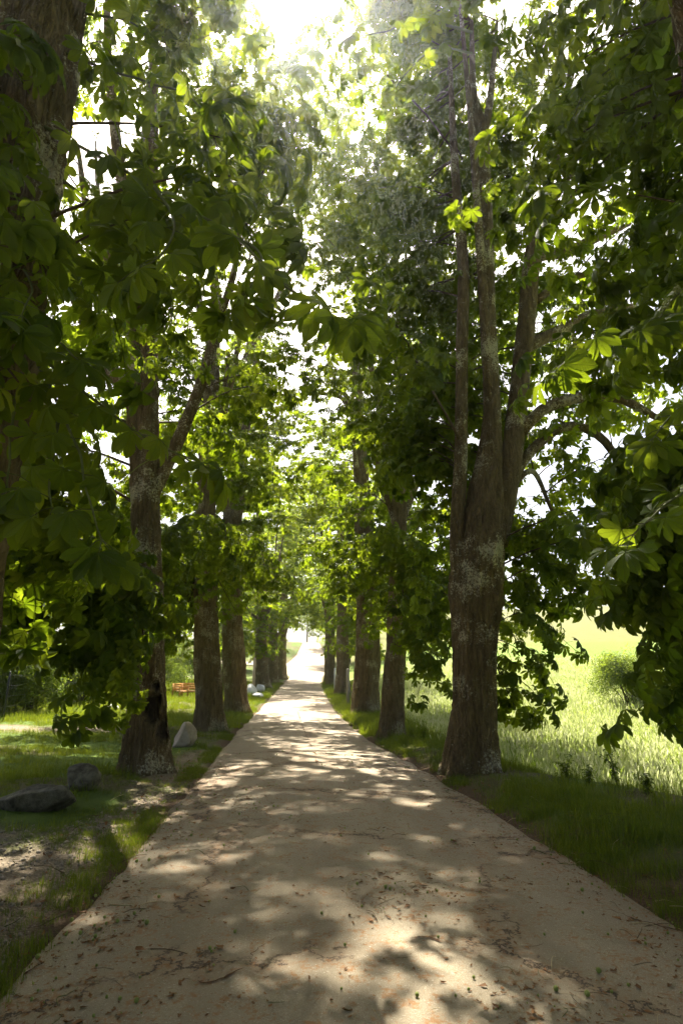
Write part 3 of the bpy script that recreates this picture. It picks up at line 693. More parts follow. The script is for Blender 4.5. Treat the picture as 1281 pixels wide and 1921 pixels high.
for key, lab, bx, by, wpx, ang, side, seed in (
        ('L4', 'fourth chestnut of the left row, bent over to the left behind the white stones', 493, 1291, 26, -.10, -1, 111),
        ('L5', 'fifth chestnut of the left row, right behind the bent one', 511, 1282, 21, -.04, -1, 112),
        ('L6', 'last chestnut of the left row before the sunlit side road', 529, 1274, 17, -.02, -1, 113),
        ('R4', 'pale-barked chestnut right of the lane between the grey post and the dark stake', 643, 1304, 26, .0, 1, 114),
        ('R5', 'chestnut right of the lane just beyond the grey post', 621, 1287, 17, .0, 1, 115),
        ('R6', 'farthest chestnut of the right row at the edge of the sunlight', 614, 1279, 13, .0, 1, 116)):
    b = on_ground(bx, by); r = px_size(wpx, b) * .5
    tk = np.array([[*b, r], [b[0] + ang * 1.5, b[1], b[2] + 2, r * .95], [b[0] + ang * 3.2, b[1], b[2] + 5, r * .8], [b[0] + ang * 2.5, b[1] + .2, b[2] + 10, r * .55]])
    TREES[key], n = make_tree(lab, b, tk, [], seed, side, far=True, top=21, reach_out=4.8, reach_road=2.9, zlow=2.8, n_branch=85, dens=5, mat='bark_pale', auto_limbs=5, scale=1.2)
    print('TREE', key, np.round(b, 2), round(r, 2), n)
def near_tree(key, label, x, y, r, seed, side, **kw):
    b = np.array([x, y, g1(x, y)])
    tk = np.array([[*b, r * 1.05], [x, y, b[2] + 1.5, r], [x + side * -.02, y, b[2] + 4, r * .92], [x, y, b[2] + 7, r * .85], [x + .1, y + .1, b[2] + 11, r * .5]])
    TREES[key], n = make_tree(label, b, tk, [], seed, side, **kw); print('TREE', key, np.round(b, 2), n)
    return b
bL0 = near_tree('L0', 'nearest left-hand chestnut, its trunk cut by the upper left picture edge', -2.46, 4.0, .40, 121, -1, reach_out=4.5, reach_road=1.7, zlow=2.8, n_branch=52, extra=[(40,1040,5.5),(90,950,5.2),(30,880,5),(120,860,5),(430,340,3.9),(20,200,3.5),(40,80,4),(400,250,4.5),(40,700,3.1),(60,450,3.3),(30,320,3.3),(100,600,3.3),(60,150,3.6),(250,420,4)])
bR0 = near_tree('R0', 'nearest right-hand chestnut, dark leaves hanging in from the right picture edge', 3.75, 3.5, .42, 122, 1, reach_out=4.5, reach_road=1.8, zlow=2.8, n_branch=115, lowprof=.5,
    extra=[(1295,1120,6),(1280,1220,6.6),(1310,1270,6.2),(1300,1150,5.5),(1290,1050,5.5),(1200,90,5.5),(1260,50,5.5),(1250,200,5.5),(1270,330,5),(1230,420,5.5),(1260,500,5),(1250,1000,5),(1220,950,5.5),(1270,900,5),(1240,840,5.5)])

near_tree('LB', 'chestnut of the left row standing behind the camera', -2.5, -5.2, .40, 123, -1, far=True, reach_out=4.5, reach_road=2.6, zlow=3.4, n_branch=60, dens=5, scale=1.5)
near_tree('RB', 'chestnut of the right row standing behind the camera', 3.5, -5.4, .40, 124, 1, far=True, reach_out=4.5, reach_road=2.6, zlow=3.4, n_branch=60, dens=5, scale=1.5)

# trees beyond the avenue and the garden
def far_tree(name, label, x, y, h, rad, seed, protos, n, scale, trunk_r=.3, zlow=.25, cat='tree', group='trees beyond the avenue'):
    R = np.random.default_rng(seed); b = np.array([x, y, g1(x, y)])
    root = empty(name, b); tag(root, label, cat, group)
    tk = spline(np.array([[0, 0, -.2, trunk_r], [R.normal(0, .2), 0, h * .35, trunk_r * .75], [R.normal(0, .3), 0, h * .85, trunk_r * .2]]), 10)
    V, F = tube(tk[:, :3], tk[:, 3], 10); obj('trunk', V, F, M['bark'], root)
    nl = 14; C = R.normal(0, 1, (nl, 3)); C /= np.linalg.norm(C, axis=1)[:, None]
    C = C * np.array([rad * .6, rad * .6, h * (1 - zlow) * .34]) + [0, 0, h * (zlow + (1 - zlow) * .5)]
    k = R.integers(0, nl, n); d = R.normal(0, 1, (n, 3)); d /= np.linalg.norm(d, axis=1)[:, None]
    P = C[k] + d * (rad * .48) * R.uniform(.45, 1, n)[:, None] ** .5
    P = P[P[:, 2] > h * zlow * .6]; n = len(P)
    yaw = np.arctan2(P[:, 1], P[:, 0]) + R.normal(0, .8, n)
    for q in C[:8]:
        V, F = tube(np.array([[0, 0, q[2] * .55], q * [.5, .5, .85], q]), [trunk_r * .3, trunk_r * .18, .02], 5); obj('limb', V, F, M['bark'], root)
    scatter('crown', P, np.stack([R.normal(0, .3, n), R.uniform(-.2, .7, n), yaw], -1), R.uniform(.8, 1.25, n) * scale, R.integers(0, len(protos), n), protos, root)
    return root
BG = [(-9, 84, 15, 5, 'sunlit tree left of the lane where the avenue ends'), (-20, 104, 17, 7, 'round tree behind the side road, left of the lane'),
      (-7, 122, 18, 6, 'tree standing left of the rising lane beyond the side road'), (8.5, 96, 17, 6, 'tree right of the rising lane beyond the avenue'),
      (9, 128, 19, 7, 'tall tree right of the lane near the top of the rise'), (-5, 165, 22, 8, 'tree on the crest left of the lane'),
      (14, 170, 22, 8, 'tree on the crest right of the lane'), (3.5, 215, 20, 8, 'tree closing the view at the top of the lane'),
      (-15, 62, 13, 5, 'garden tree behind the left row near its far end'), (-17, 46, 12, 5, 'dark garden tree behind the wooden benches'),
      (-24, 34, 11, 5, 'garden tree left of the wooden benches'), (-26, 70, 15, 6, 'tree at the back of the garden')]
for i, (x, y, h, rad, lab) in enumerate(BG):
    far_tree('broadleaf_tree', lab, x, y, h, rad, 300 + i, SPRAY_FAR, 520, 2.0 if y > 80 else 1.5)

# ------------------------------------------------------------------ near branches with their single leaves
M['leaf_near'] = M['leaf'].copy(); M['leaf_near'].name = 'chestnut_leaf_ribbed'
nt = M['leaf_near'].node_tree
at = nd(nt, 'ShaderNodeAttribute'); at.attribute_name = 'rib'; sx_ = nd(nt, 'ShaderNodeSeparateXYZ'); nt.links.new(at.outputs['Vector'], sx_.inputs[0])
ab = nd(nt, 'ShaderNodeMath', operation='ABSOLUTE'); nt.links.new(sx_.outputs[1], ab.inputs[0])
sl = nd(nt, 'ShaderNodeMath', operation='MULTIPLY_ADD'); nt.links.new(ab.outputs[0], sl.inputs[0]); sl.inputs[1].default_value = -.14; nt.links.new(sx_.outputs[0], sl.inputs[2])
fq = nd(nt, 'ShaderNodeMath', operation='MULTIPLY'); nt.links.new(sl.outputs[0], fq.inputs[0]); fq.inputs[1].default_value = 15.0
fc = nd(nt, 'ShaderNodeMath', operation='PINGPONG'); nt.links.new(fq.outputs[0], fc.inputs[0]); fc.inputs[1].default_value = .5
v1 = ramp(nt, fc.outputs[0], [(0, (1, 1, 1)), (.10, (0, 0, 0))]).outputs[0]; v2 = ramp(nt, ab.outputs[0], [(.03, (1, 1, 1)), (.09, (0, 0, 0))]).outputs[0]
vm = nd(nt, 'ShaderNodeMath', operation='MAXIMUM'); nt.links.new(v1, vm.inputs[0]); nt.links.new(v2, vm.inputs[1])
pb = [n_ for n_ in nt.nodes if n_.type == 'BSDF_PRINCIPLED'][0]; tb = [n_ for n_ in nt.nodes if n_.type == 'BSDF_TRANSLUCENT'][0]
bc = pb.inputs['Base Color'].links[0].from_socket; tcx = tb.inputs[0].links[0].from_socket
vs = nd(nt, 'ShaderNodeMath', operation='MULTIPLY'); nt.links.new(vm.outputs[0], vs.inputs[0]); vs.inputs[1].default_value = .45
spn = noise(nt, at.outputs['Vector'], 3.5, 4, .7); spr = ramp(nt, spn.outputs[0], [(.68, (0, 0, 0)), (.74, (.7,) * 3)]).outputs[0]
b1 = mixc(nt, vs.outputs[0], bc, (.11, .15, .035)); b1 = mixc(nt, spr, b1, (.10, .06, .02)); nt.links.new(b1, pb.inputs['Base Color'])
t1 = mixc(nt, vs.outputs[0], tcx, (.10, .14, .01)); t1 = mixc(nt, spr, t1, (.12, .07, .01)); nt.links.new(t1, tb.inputs[0])
bmp = nd(nt, 'ShaderNodeBump'); bmp.inputs['Strength'].default_value = .5; bmp.inputs['Distance'].default_value = .004; bmp.invert = True; nt.links.new(vm.outputs[0], bmp.inputs['Height']); nt.links.new(bmp.outputs[0], pb.inputs['Normal']); nt.links.new(bmp.outputs[0], tb.inputs['Normal'])
LEAF0 = []
for i in range(5):
    pl_ = palm_leaf(np.random.default_rng(400 + i), 7 if i % 2 else 6, 0); me_ = pl_.mesh('leaf', M['leaf_near'])
    a_ = me_.attributes.new('rib', 'FLOAT_VECTOR', 'POINT'); a_.data.foreach_set('vector', np.concatenate(pl_.tv).astype(np.float32).ravel()); LEAF0.append(me_)
def frame(d, up):
    x = d / np.linalg.norm(d); z = up - x * np.dot(up, x); z /= np.linalg.norm(z); y = np.cross(z, x)
    m = Matrix(((x[0], y[0], z[0]), (x[1], y[1], z[1]), (x[2], y[2], z[2]))); return m
FR_M = None
def near_branch(key, pts, seed, pairs=5, size=1.0, r0=.012, fruits=(), droop=.6, start=.3):
    root = TREES[key]; o0 = np.array(root.location); R = np.random.default_rng(seed)
    P = np.array([at_y(*q) for q in pts]); n = max(14, len(pts) * 7); q = spline(P, n)
    q += .02 * np.stack([vnoise(q * 2 + 7 * c, 2.) for c in range(3)], -1) * np.linspace(0, 1, n)[:, None]
    mb = MB(); rad = np.linspace(r0, .0045, n); V, F = tube(q - o0, rad, 7); mb.add(V, F)
    spots = []
    for k in range(pairs):
        u = start + (.9 - start) * k / max(pairs - 1, 1); i = int(u * (n - 1)); T = q[min(i + 1, n - 1)] - q[i - 1]; T /= np.linalg.norm(T)
        sd = np.cross(T, [0, 0, 1.]); sd /= np.linalg.norm(sd) + 1e-6
        for s_ in (-1, 1): spots.append((q[i], T, s_ * sd + T * R.uniform(.1, .5) + np.array([0, 0, R.uniform(-.2, .5)])))
    T = q[-1] - q[-4]; T /= np.linalg.norm(T); sd = np.cross(T, [0, 0, 1.]); sd /= np.linalg.norm(sd) + 1e-6
    for a in (-.9, -.3, .35, .95): spots.append((q[-1], T, T + sd * a + np.array([0, 0, R.uniform(-.3, .5)])))
    leaves = []
    for p, T, d in spots:
        d = d / np.linalg.norm(d); pl = R.uniform(.09, .17) * size; e = p + d * pl + np.array([0, 0, -.02])
        V, F = tube(np.array([p, p * .5 + e * .5 + [0, 0, .012], e]) - o0, [.0032, .0026, .0024], 5); mb.add(V, F)
        ld = d * (1 - droop) + np.array([0, 0, -droop]) + R.normal(0, .22, 3)
        leaves.append((e, frame(ld, T * .8 + np.array([d[0] * .35, d[1] * .35, .55]) + R.normal(0, .25, 3)), size * R.uniform(.8, 1.15)))
    br = mb.build('branch', M['stem'], root)
    for e, m, sc in leaves:
        lo = bpy.data.objects.new('leaf', LEAF0[R.integers(0, len(LEAF0))]); SC.collection.objects.link(lo); lo.parent = br
        lo.matrix_local = Matrix.Translation(tuple(e - o0)) @ m.to_4x4() @ Matrix.Scale(float(sc), 4)
    for (fx, fy, fY) in fruits:
        fp = MB(); c = at_y(fx, fy, fY) - o0; j = int(np.argmin(np.linalg.norm(q - o0 - c, axis=1))); b0 = q[j] - o0
        top = c + np.array([.0, 0, .10]); V, F = tube(np.array([b0, b0 * .4 + c * .6 + [0, 0, .02], c, top]), [.003, .003, .0025, .001], 5); fp.add(V, F)
        for k in range(15):
            u = R.uniform(0, .75); a = R.uniform(0, 6.28); ctr = c * (1 - u) + top * u + np.array([math.cos(a), math.sin(a), .1]) * .022 * R.uniform(.5, 1.2)
            fp.add(*ball(ctr, .0075 * R.uniform(.6, 1.3)))
        fp.build('fruit_spike', M['fruit'], br)
    return br
def ball(c, r, nu=8, nv=5):
    V = [[0, 0, 1]]
    for i in range(1, nv):
        for j in range(nu): t = math.pi * i / nv; a = 2 * math.pi * j / nu; V.append([math.sin(t) * math.cos(a), math.sin(t) * math.sin(a), math.cos(t)])
    V.append([0, 0, -1]); Q = []; T = []
    for j in range(nu): T.append([0, 1 + j, 1 + (j + 1) % nu])
    for i in range(nv - 2):
        for j in range(nu): a = 1 + i * nu + j; b = 1 + i * nu + (j + 1) % nu; Q.append([a, a + nu, b + nu, b])
    L_ = 1 + (nv - 2) * nu; e = len(V) - 1
    for j in range(nu): T.append([L_ + j, e, L_ + (j + 1) % nu])
    return np.array(V) * r + np.array(c), [np.array(Q), np.array(T)]
near_branch('L0', [(70, 230, 3.9), (250, 330, 3.4), (420, 430, 2.9), (540, 540, 2.45), (600, 565, 2.3)], 501, 6, 1.1, .016, [(290, 430, 3.2), (180, 260, 3.6)], start=.2)
near_branch('L0', [(290, 350, 3.3), (330, 420, 3.0), (300, 480, 2.8), (270, 500, 2.75)], 502, 3)
near_branch('L0', [(430, 440, 2.9), (490, 480, 2.7), (470, 540, 2.6)], 512, 2, .9)
near_branch('L0', [(40, 640, 3.9), (190, 760, 3.4), (290, 830, 3.1), (370, 870, 3.0)], 503, 6, 1.0, .014, [(225, 905, 3.0)])
near_branch('L0', [(60, 660, 3.8), (130, 800, 3.2), (165, 930, 2.9), (195, 1010, 2.75)], 504, 5, 1.0, .013, droop=.75)
near_branch('L0', [(110, 790, 3.3), (95, 880, 3.0), (100, 950, 2.9)], 505, 3, 1.0, droop=.7)
near_branch('L0', [(40, 700, 3.8), (20, 820, 3.1), (15, 920, 2.9)], 506, 3, 1.0, droop=.7)
near_branch('L0', [(100, 90, 4.0), (200, 130, 3.7), (330, 170, 3.4), (400, 210, 3.3)], 507, 5, 1.05, .014)
near_branch('L0', [(30, 480, 3.9), (60, 540, 3.2), (40, 590, 2.9)], 508, 3, 1.0)
near_branch('L0', [(40, 560, 3.8), (110, 640, 3.3), (150, 680, 3.1)], 509, 3, 1.0)
near_branch('L0', [(120, 20, 4.1), (240, 40, 3.9), (300, 90, 3.7)], 510, 4, 1.0)
near_branch('R0', [(1330, 620, 3.3), (1200, 640, 3.1), (1110, 660, 2.95), (1060, 680, 2.9)], 521, 5, 1.0, .014, [(1075, 650, 2.95), (1140, 640, 3.0)], start=.35)
near_branch('R0', [(1340, 500, 3.3), (1260, 560, 3.1), (1235, 610, 3.0)], 522, 3, 1.0, .012, [(1250, 580, 3.0), (1270, 555, 3.1)])
near_branch('R0', [(1350, 870, 3.4), (1260, 940, 3.1), (1190, 1000, 3.0)], 523, 5, 1.0, .012, droop=.5)
near_branch('R0', [(1350, 720, 3.4), (1270, 770, 3.2), (1230, 820, 3.1)], 525, 4, 1.0)
near_branch('R0', [(1340, 40, 4.2), (1200, 90, 4.2), (1100, 170, 4.2), (1070, 230, 4.2)], 526, 6, 1.1, .014)
near_branch('R1', [(884, 60, 9.0), (800, 40, 6.5), (720, 60, 5.3), (660, 70, 5.0)], 527, 6, 1.15, .03, start=.5)
near_branch('R1', [(884, 100, 9.0), (820, 90, 7.0), (760, 140, 6.0), (740, 170, 5.8)], 528, 5, 1.1, .025, start=.5)

# ------------------------------------------------------------------ grass, gravel, litter
def in_view(x, y, z, m=1.12):
    d = np.stack([x, y, z], -1) - CAM; f = d @ fwv; u = (d @ rtv) / np.maximum(f, .01) * FPX; v = (d @ upv) / np.maximum(f, .01) * FPX
    return (f > .3) & (np.abs(u) < 640 * m + 200) & (np.abs(v) < 960 * m + 150)
def tufts(name, label, cat, protos, x0, x1, y0, y1, n, mask, smin, smax, seed):
    R = np.random.default_rng(seed)
    x = R.uniform(x0, x1, n); y = R.uniform(y0, y1, n)
    k = R.uniform(0, 1, n) < mask(x, y); x, y = x[k], y[k]; z = gz(x, y); k = in_view(x, y, z); x, y, z = x[k], y[k], z[k]; n = len(x)
    o = scatter(name, np.stack([x, y, z], -1), np.stack([R.normal(0, .12, n), R.normal(0, .12, n), R.uniform(0, 6.28, n)], -1), R.uniform(smin, smax, n), R.integers(0, len(protos), n), protos)
    tag(o, label, cat, kind='stuff'); return o
def zl(x, y): return zones(x, y)[0]
tufts('verge_grass', 'short grass on the verge right of the lane', 'grass', GRASS, 2.0, 6.5, 3.0, 16, 15000, lambda x, y: np.where(x > rr(y), zl(x, y) * np.clip(.55 + 1.5 * fbm(P3(x, y), 1.1), .08, 1), 0), .35, 1.1, 601)
tufts('verge_grass', 'grass on the far verge along the right row of trunks', 'grass', GRASS, 1.6, 7, 16, 60, 9000, lambda x, y: np.where(x > rr(y), zl(x, y), 0), 1.2, 2.2, 602)
tufts('lawn_grass', 'patchy grass round the left row of trunks', 'grass', GRASS, -12, -1.3, 2.6, 20, 17000, lambda x, y: np.where(x < rl(y), zl(x, y) * np.clip(.30 + 1.3 * fbm(P3(x + 9, y), .7), .05, 1), 0), .45, 1.15, 603)
tufts('weed_sprouts', 'small green sprouts in the gravel left of the lane', 'weeds', GRASS, -5, -1.3, 2.4, 10, 5200, lambda x, y: np.where(x < rl(y) - .04, np.clip(.30 + 1.2 * fbm(P3(x + 3, y), 1.3), .04, .9), 0), .16, .5, 608)
tufts('lawn_grass', 'grass of the garden lawn behind the left row', 'grass', GRASS, -22, -1.3, 20, 60, 16000, lambda x, y: np.where(x < rl(y), zl(x, y), 0), 1.1, 2.0, 604)
tufts('tall_grass', 'tall weedy grass along the bank between verge and meadow', 'grass', GRASS_TALL, 3.2, 9, 3.5, 45, 5000, lambda x, y: ss(-.5, .1, x - rr(y) - bank(y)) * ss(1.2, .4, x - rr(y) - bank(y)) * .6, .45, .85, 605)
tufts('meadow_grass', 'pale flowering meadow grass in full sun', 'meadow', MEADOW, 4.0, 45, 2, 55, 42000, lambda x, y: ss(.3, 1.0, x - rr(y) - bank(y)) * np.clip(1.35 - np.hypot(x, y) / 42, .12, 1), .8, 1.5, 606)
tufts('tall_grass', 'tufts of long grass at the lower left picture edge', 'grass', GRASS_TALL, -3.4, -1.9, 2.6, 4.4, 130, lambda x, y: ss(-2.0, -2.4, x) * ss(4.4, 3.6, y), .5, .9, 607)

tufts('edge_grass', 'ragged grass creeping over the right tarmac edge', 'grass', GRASS, 1.7, 3.2, 2.6, 26, 15000, lambda x, y: ss(-.09, .0, x - rr(y)) * ss(.4, .1, x - rr(y)) * np.clip(.25 + 1.8 * fbm(P3(x, y), 1.2), 0, .9), .25, .8, 609)
tufts('edge_grass', 'ragged grass and weeds creeping over the left tarmac edge', 'grass', GRASS, -2.8, -1.1, 2.6, 26, 17000, lambda x, y: ss(-.09, .0, rl(y) - x) * ss(.45, .1, rl(y) - x) * np.clip(.2 + 1.8 * fbm(P3(x, y), 1.2), 0, .9), .22, .7, 610)
def flat_bit(name, seed, mat, L, W, n=7, curl=.3):
    R = np.random.default_rng(seed); a = np.sort(R.uniform(0, 6.28, n)); r = R.uniform(.5, 1, n)
    V = np.stack([np.cos(a) * r * L, np.sin(a) * r * W, R.uniform(0, curl, n) * L], -1); V = np.concatenate([V, [[0, 0, .002]]])
    return bpy.data.objects.new(name, make_mesh(name, V, np.array([[i, (i + 1) % n, n] for i in range(n)]), mat, False))
M['dead'] = leaf_material('dead_leaf', (.10, .045, .015), (.24, .12, .045), (.10, .05, .01), (.16, .08, .02), .25, .7, .2)
M['dry'] = simple('dry_stalk', (.28, .22, .12), (.42, .34, .2), 20)
M['pebble'] = simple('pebble_stone', (.11, .09, .065), (.32, .28, .22), 3, .9)
def twig_bit(name, seed, mat, L, r):
    R = np.random.default_rng(seed); P = np.array([[0, 0, .004], [L * .5, L * R.normal(0, .15), .012], [L, L * R.normal(0, .25), .004]])
    V, F = tube(spline(P, 6), np.linspace(r, r * .5, 6), 4); mb = MB(); mb.add(V, F); return bpy.data.objects.new(name, mb.mesh(name, mat))
def ball_bit(name, mat, r):
    mb = MB(); V, F = ball((0, 0, r * .9), r); mb.add(V, F); return bpy.data.objects.new(name, mb.mesh(name, mat))
def stone_bit(name, seed, mat):
    R = np.random.default_rng(seed); V, F = ball((0, 0, 0), 1, 7, 5); V = V * (1 + .3 * fbm(V + seed, 1.1)[:, None]) * [1, .8, .55]
    mb = MB(); mb.add(V, F); return bpy.data.objects.new(name, mb.mesh(name, mat, False))
LIT = [flat_bit('dead_leaf_bit', 701 + i, M['dead'], .010 + .006 * i, .006 + .003 * i) for i in range(4)] + [twig_bit('stalk_bit', 711, M['dry'], .09, .0016), twig_bit('stalk_bit', 712, M['stem'], .08, .0018), twig_bit('stalk_bit', 713, M['twig'], .11, .0018), ball_bit('fallen_fruit', M['fruit'], .0075)]
R = np.random.default_rng(720); n = 24000
x = R.uniform(-1.5, 2.5, n); y = 1.6 + 12 * R.uniform(0, 1, n) ** 1.5
edge = np.minimum(x - rl(y), rr(y) - x)
k = (edge > .03) & (R.uniform(0, 1, n) < .08 + .7 * ss(.6, .05, edge) + 2.6 * np.clip(fbm(P3(x, y), 1.9, 4) - .08, 0, 1)); x, y = x[k], y[k]; n = len(x)
o = scatter('leaf_litter', np.stack([x, y, road_z(x, y) + .003], -1), np.stack([R.normal(0, .1, n), R.normal(0, .1, n), R.uniform(0, 6.28, n)], -1), R.uniform(.45, 1.25, n) * R.choice([1, 1, 1, 1.6], n), R.choice(8, n, p=[.32, .28, .18, .08, .025, .025, .02, .07]), LIT)
tag(o, 'brown blossom bits, stalks and small green fruits fallen on the lane', 'litter', kind='stuff')
n = 9000; x = R.uniform(-3.5, 4.6, n); y = R.uniform(2.4, 14, n); dR = x - rr(y); dL = rl(y) - x; e = np.maximum(dR, dL)
k = (e > .02) & (R.uniform(0, 1, n) < ss(1.2, .1, e)); x, y = x[k], y[k]; n = len(x)
o = scatter('leaf_litter', np.stack([x, y, gz(x, y) + .01], -1), np.stack([R.normal(0, .3, n), R.normal(0, .3, n), R.uniform(0, 6.28, n)], -1), R.uniform(.8, 2., n), R.choice(7, n, p=[.3, .26, .2, .1, .05, .04, .05]), LIT[:7])
tag(o, 'dead leaf crumbs on the bare soil along both tarmac edges', 'litter', kind='stuff')
STN = [stone_bit('pebble', 731 + i, M['pebble']) for i in range(3)]
n = 16000; x = R.uniform(-5.5, -1.5, n); y = R.uniform(2.4, 9.5, n); k = R.uniform(0, 1, n) < zones(x, y)[1] * (.45 + .8 * fbm(P3(x, y), 1.)) ; x, y = x[k], y[k]; n = len(x)
o = scatter('gravel', np.stack([x, y, gz(x, y) + .004], -1), R.uniform(0, 6.28, (n, 3)) * [.1, .1, 1], .006 + .018 * R.uniform(0, 1, n) ** 3, R.integers(0, 3, n), STN)
tag(o, 'loose grey gravel on the yard left of the lane', 'gravel', kind='stuff')

# ------------------------------------------------------------------ stones
def rock(name, label, c, size, seed, mat, rotz=0, cuts=6, sharp=.5, group=None, tilt=0.0, nu=40, rough=.05):
    R = np.random.default_rng(seed); V, F = ball((0, 0, 0), 1, nu, nu // 2)
    for k in range(cuts):
        d = R.normal(0, 1, 3); d /= np.linalg.norm(d); h = R.uniform(.45, .8); s_ = V @ d; V = V - np.clip(s_ - h, 0, None)[:, None] * d * (.6 + .4 * sharp)
    V = V * (1 + .10 * fbm(V * 1.3 + seed, 1., 3)[:, None] + rough * fbm(V * 5 + seed, 1., 3)[:, None])
    V = V * np.array(size) * .5; V = V @ (Rz(rotz) @ Ry(tilt)).T
    o = obj(name, V, F, mat); o.location = tuple(c); tag(o, label, 'rock', group); return o
q = on_ground(70, 1530); rock('boulder', 'long flat dark boulder lying at the left picture edge', (q[0] - .25, q[1] + .35, q[2] + .07), (1.15, .75, .5), 801, M['rock_dark'], .2, 14, 1., tilt=-.2)
q = on_ground(128, 1486); rock('boulder', 'small rounded brown boulder touching the long flat one', (q[0] + .06, q[1] + .25, q[2] + .11), (.50, .5, .44), 802, M['rock_dark'], .4, 4)
q = on_ground(343, 1402); rock('boulder', 'pale angular boulder between two left-hand trunks', (q[0], q[1] + .3, q[2] + .15), (.95, .8, .74), 803, M['rock_pale'], .9, 16, 1.1)
for i, (px, py, w, h, lab) in enumerate(((452, 1306, .8, .6, 'white stone leaning against the third left trunk'), (470, 1305, 1.2, 1.0, 'biggest white stone beside the pale stake'), (483, 1309, 1.1, .4, 'flat white stone lying in front of the others'), (488, 1299, .7, .8, 'upright white stone right of the pale stake'))):
    q = on_ground(px, py); rock('stone', lab, (q[0], q[1] + .2, q[2] + h * .3), (w, w * .7, h), 810 + i, M['rock_white'], i, 7, .9, 'white stones by the pale stake', nu=18)
for i, (px, py) in enumerate(((200, 1333), (209, 1332), (219, 1333))):
    q = on_ground(px, py); rock('stone', ('leftmost', 'middle', 'rightmost')[i] + ' small white stone on the sunny lawn edge by the wooden post', (q[0], q[1], q[2] + .1), (.34, .3, .36), 820 + i, M['rock_white'], i, 6, .9, 'small white stones on the lawn', nu=14)

# ------------------------------------------------------------------ benches, fence, posts
def bench(label, px, py, rotz, L):
    q = on_ground(px, py); root = empty('wooden_bench', (q[0], q[1], q[2] - .01)); root.rotation_euler = (0, 0, rotz); tag(root, label, 'bench', 'wooden benches on the lawn')
    D = .55
    def part(nm, c, s_, rot=None): V, F = box(c, s_, rot); obj(nm, V, F, M['wood_orange'], root, False)
    for sx in (-1, 1):
        part('leg', (sx * (L / 2 - .035), -D / 2 + .035, .31), (.07, .07, .62)); part('leg', (sx * (L / 2 - .035), D / 2 - .035, .43), (.07, .07, .86))
        part('armrest', (sx * (L / 2 - .035), 0, .637), (.08, D + .04, .03))
    for k in range(4): part('seat_slat', (0, -D / 2 + .10 + k * .125, .42), (L - .15, .11, .025))
    part('seat_rail', (0, -D / 2 + .035, .36), (L - .15, .03, .08))
    for k in range(3): part('back_slat', (0, D / 2 - .05, .54 + k * .135), (L - .15, .03, .115))
bench('orange wooden bench on the lawn seen from its side', 338, 1309, math.radians(68), 1.0)
bench('orange wooden bench facing the lane, half hidden behind the slim trunk', 360, 1308, math.radians(4), 1.3)
froot = empty('wire_fence', on_ground(6, 1354)); tag(froot, 'dark wire fence in front of the bushes at the left', 'fence')
f0 = np.array(froot.location); fposts = []
fp = [(6, 1354), (67, 1338), (116, 1330), (155, 1325)]
for px, py in fp:
    q = on_ground(px, py); V, F = tube(np.array([[0, 0, -.1], [0, 0, .8], [0, 0, 1.55]]) + q - f0, [.03, .03, .03], 8); obj('post', V, F, M['metal_dark'], froot); fposts.append(q)
wm = MB()
for a, b in zip(fposts[:-1], fposts[1:]):
    for k in range(5):
        h = np.array([0, 0, .12 + k * .33]); wm.add(*tube(np.array([a + h, (a + b) / 2 + h - [0, 0, .01], b + h]) - f0, [.003] * 3, 3))
    m = int(np.linalg.norm(b - a) / .3)
    for k in range(1, m): w_ = a + (b - a) * k / m; wm.add(*tube(np.array([w_ + [0, 0, .1], w_ + [0, 0, 1.45]]) - f0, [.002] * 2, 3))
o = wm.build('wire_mesh', M['metal_dark'], froot); o['kind'] = 'stuff'
def post(name, label, px, py, top, wpx, mat, sq=False):
    q = on_ground(px, py); h = px_size(py - top, q) * 1.0; w = px_size(wpx, q)
    P = np.array([[0, 0, -.1], [.0, 0, h * .5], [.005, 0, h]]); V, F = tube(P, [w * .5, w * .5, w * .47], 4 if sq else 10); o = obj(name, V, F, mat, None, not sq); o.location = tuple(q); tag(o, label, 'post')
post('wooden_post', 'pale wooden post standing at the end of the wire fence', 185, 1333, 1290, 4.5, M['wood_pale'])
post('wooden_stake', 'pale square stake rising from the white stones', 475, 1304, 1237, 5, M['wood_pale'], True)
post('marker_post', 'light grey post at the right edge of the lane before the far trunks', 628, 1296, 1255, 3.2, M['rock_white'])
post('wooden_stake', 'dark round stake beside the stout right-hand trunk', 652.5, 1323, 1258, 6, M['post_grey'])

# ------------------------------------------------------------------ shrubs
def shrub(name, label, x, y, h, rx, ry_, seed, n, protos=None, scale=1.0, group=None, mat=None):
    protos = protos or BUSHES; R = np.random.default_rng(seed); b = np.array([x, y, g1(x, y)]); root = empty(name, b); tag(root, label, 'shrub', group)
    nl = 12; C = R.normal(0, 1, (nl, 3)); C /= np.linalg.norm(C, axis=1)[:, None]; C = C * [rx * .6, ry_ * .6, h * .3] + [0, 0, h * .5]
    mb = MB()
    for c_ in C: mb.add(*tube(spline(np.array([[R.normal(0, .1), R.normal(0, .1), -.05], c_ * [.4, .4, .6], c_]), 6), np.linspace(.03, .008, 6), 5))
    mb.build('stems', M['twig'], root)
    k = R.integers(0, nl, n); d = R.normal(0, 1, (n, 3)); d /= np.linalg.norm(d, axis=1)[:, None]
    P = C[k] + d * np.array([rx, ry_, h * .5]) * .45 * R.uniform(.3, 1, n)[:, None]; P = P[P[:, 2] > .05]; n = len(P)
    scatter('foliage', P, R.uniform(-.5, .5, (n, 3)) * [1, 1, 6], R.uniform(.7, 1.3, n) * scale, R.integers(0, len(protos), n), protos, root)
LB = ['leftmost bush behind the wire fence', 'bright rounded bush behind the second fence post', 'bush behind the third fence post', 'shaded bush at the end of the wire fence', 'dark hedge bush behind the wooden post', 'dark hedge bush left of the wooden benches', 'dark hedge bush directly behind the benches', 'dark hedge bush right of the benches']
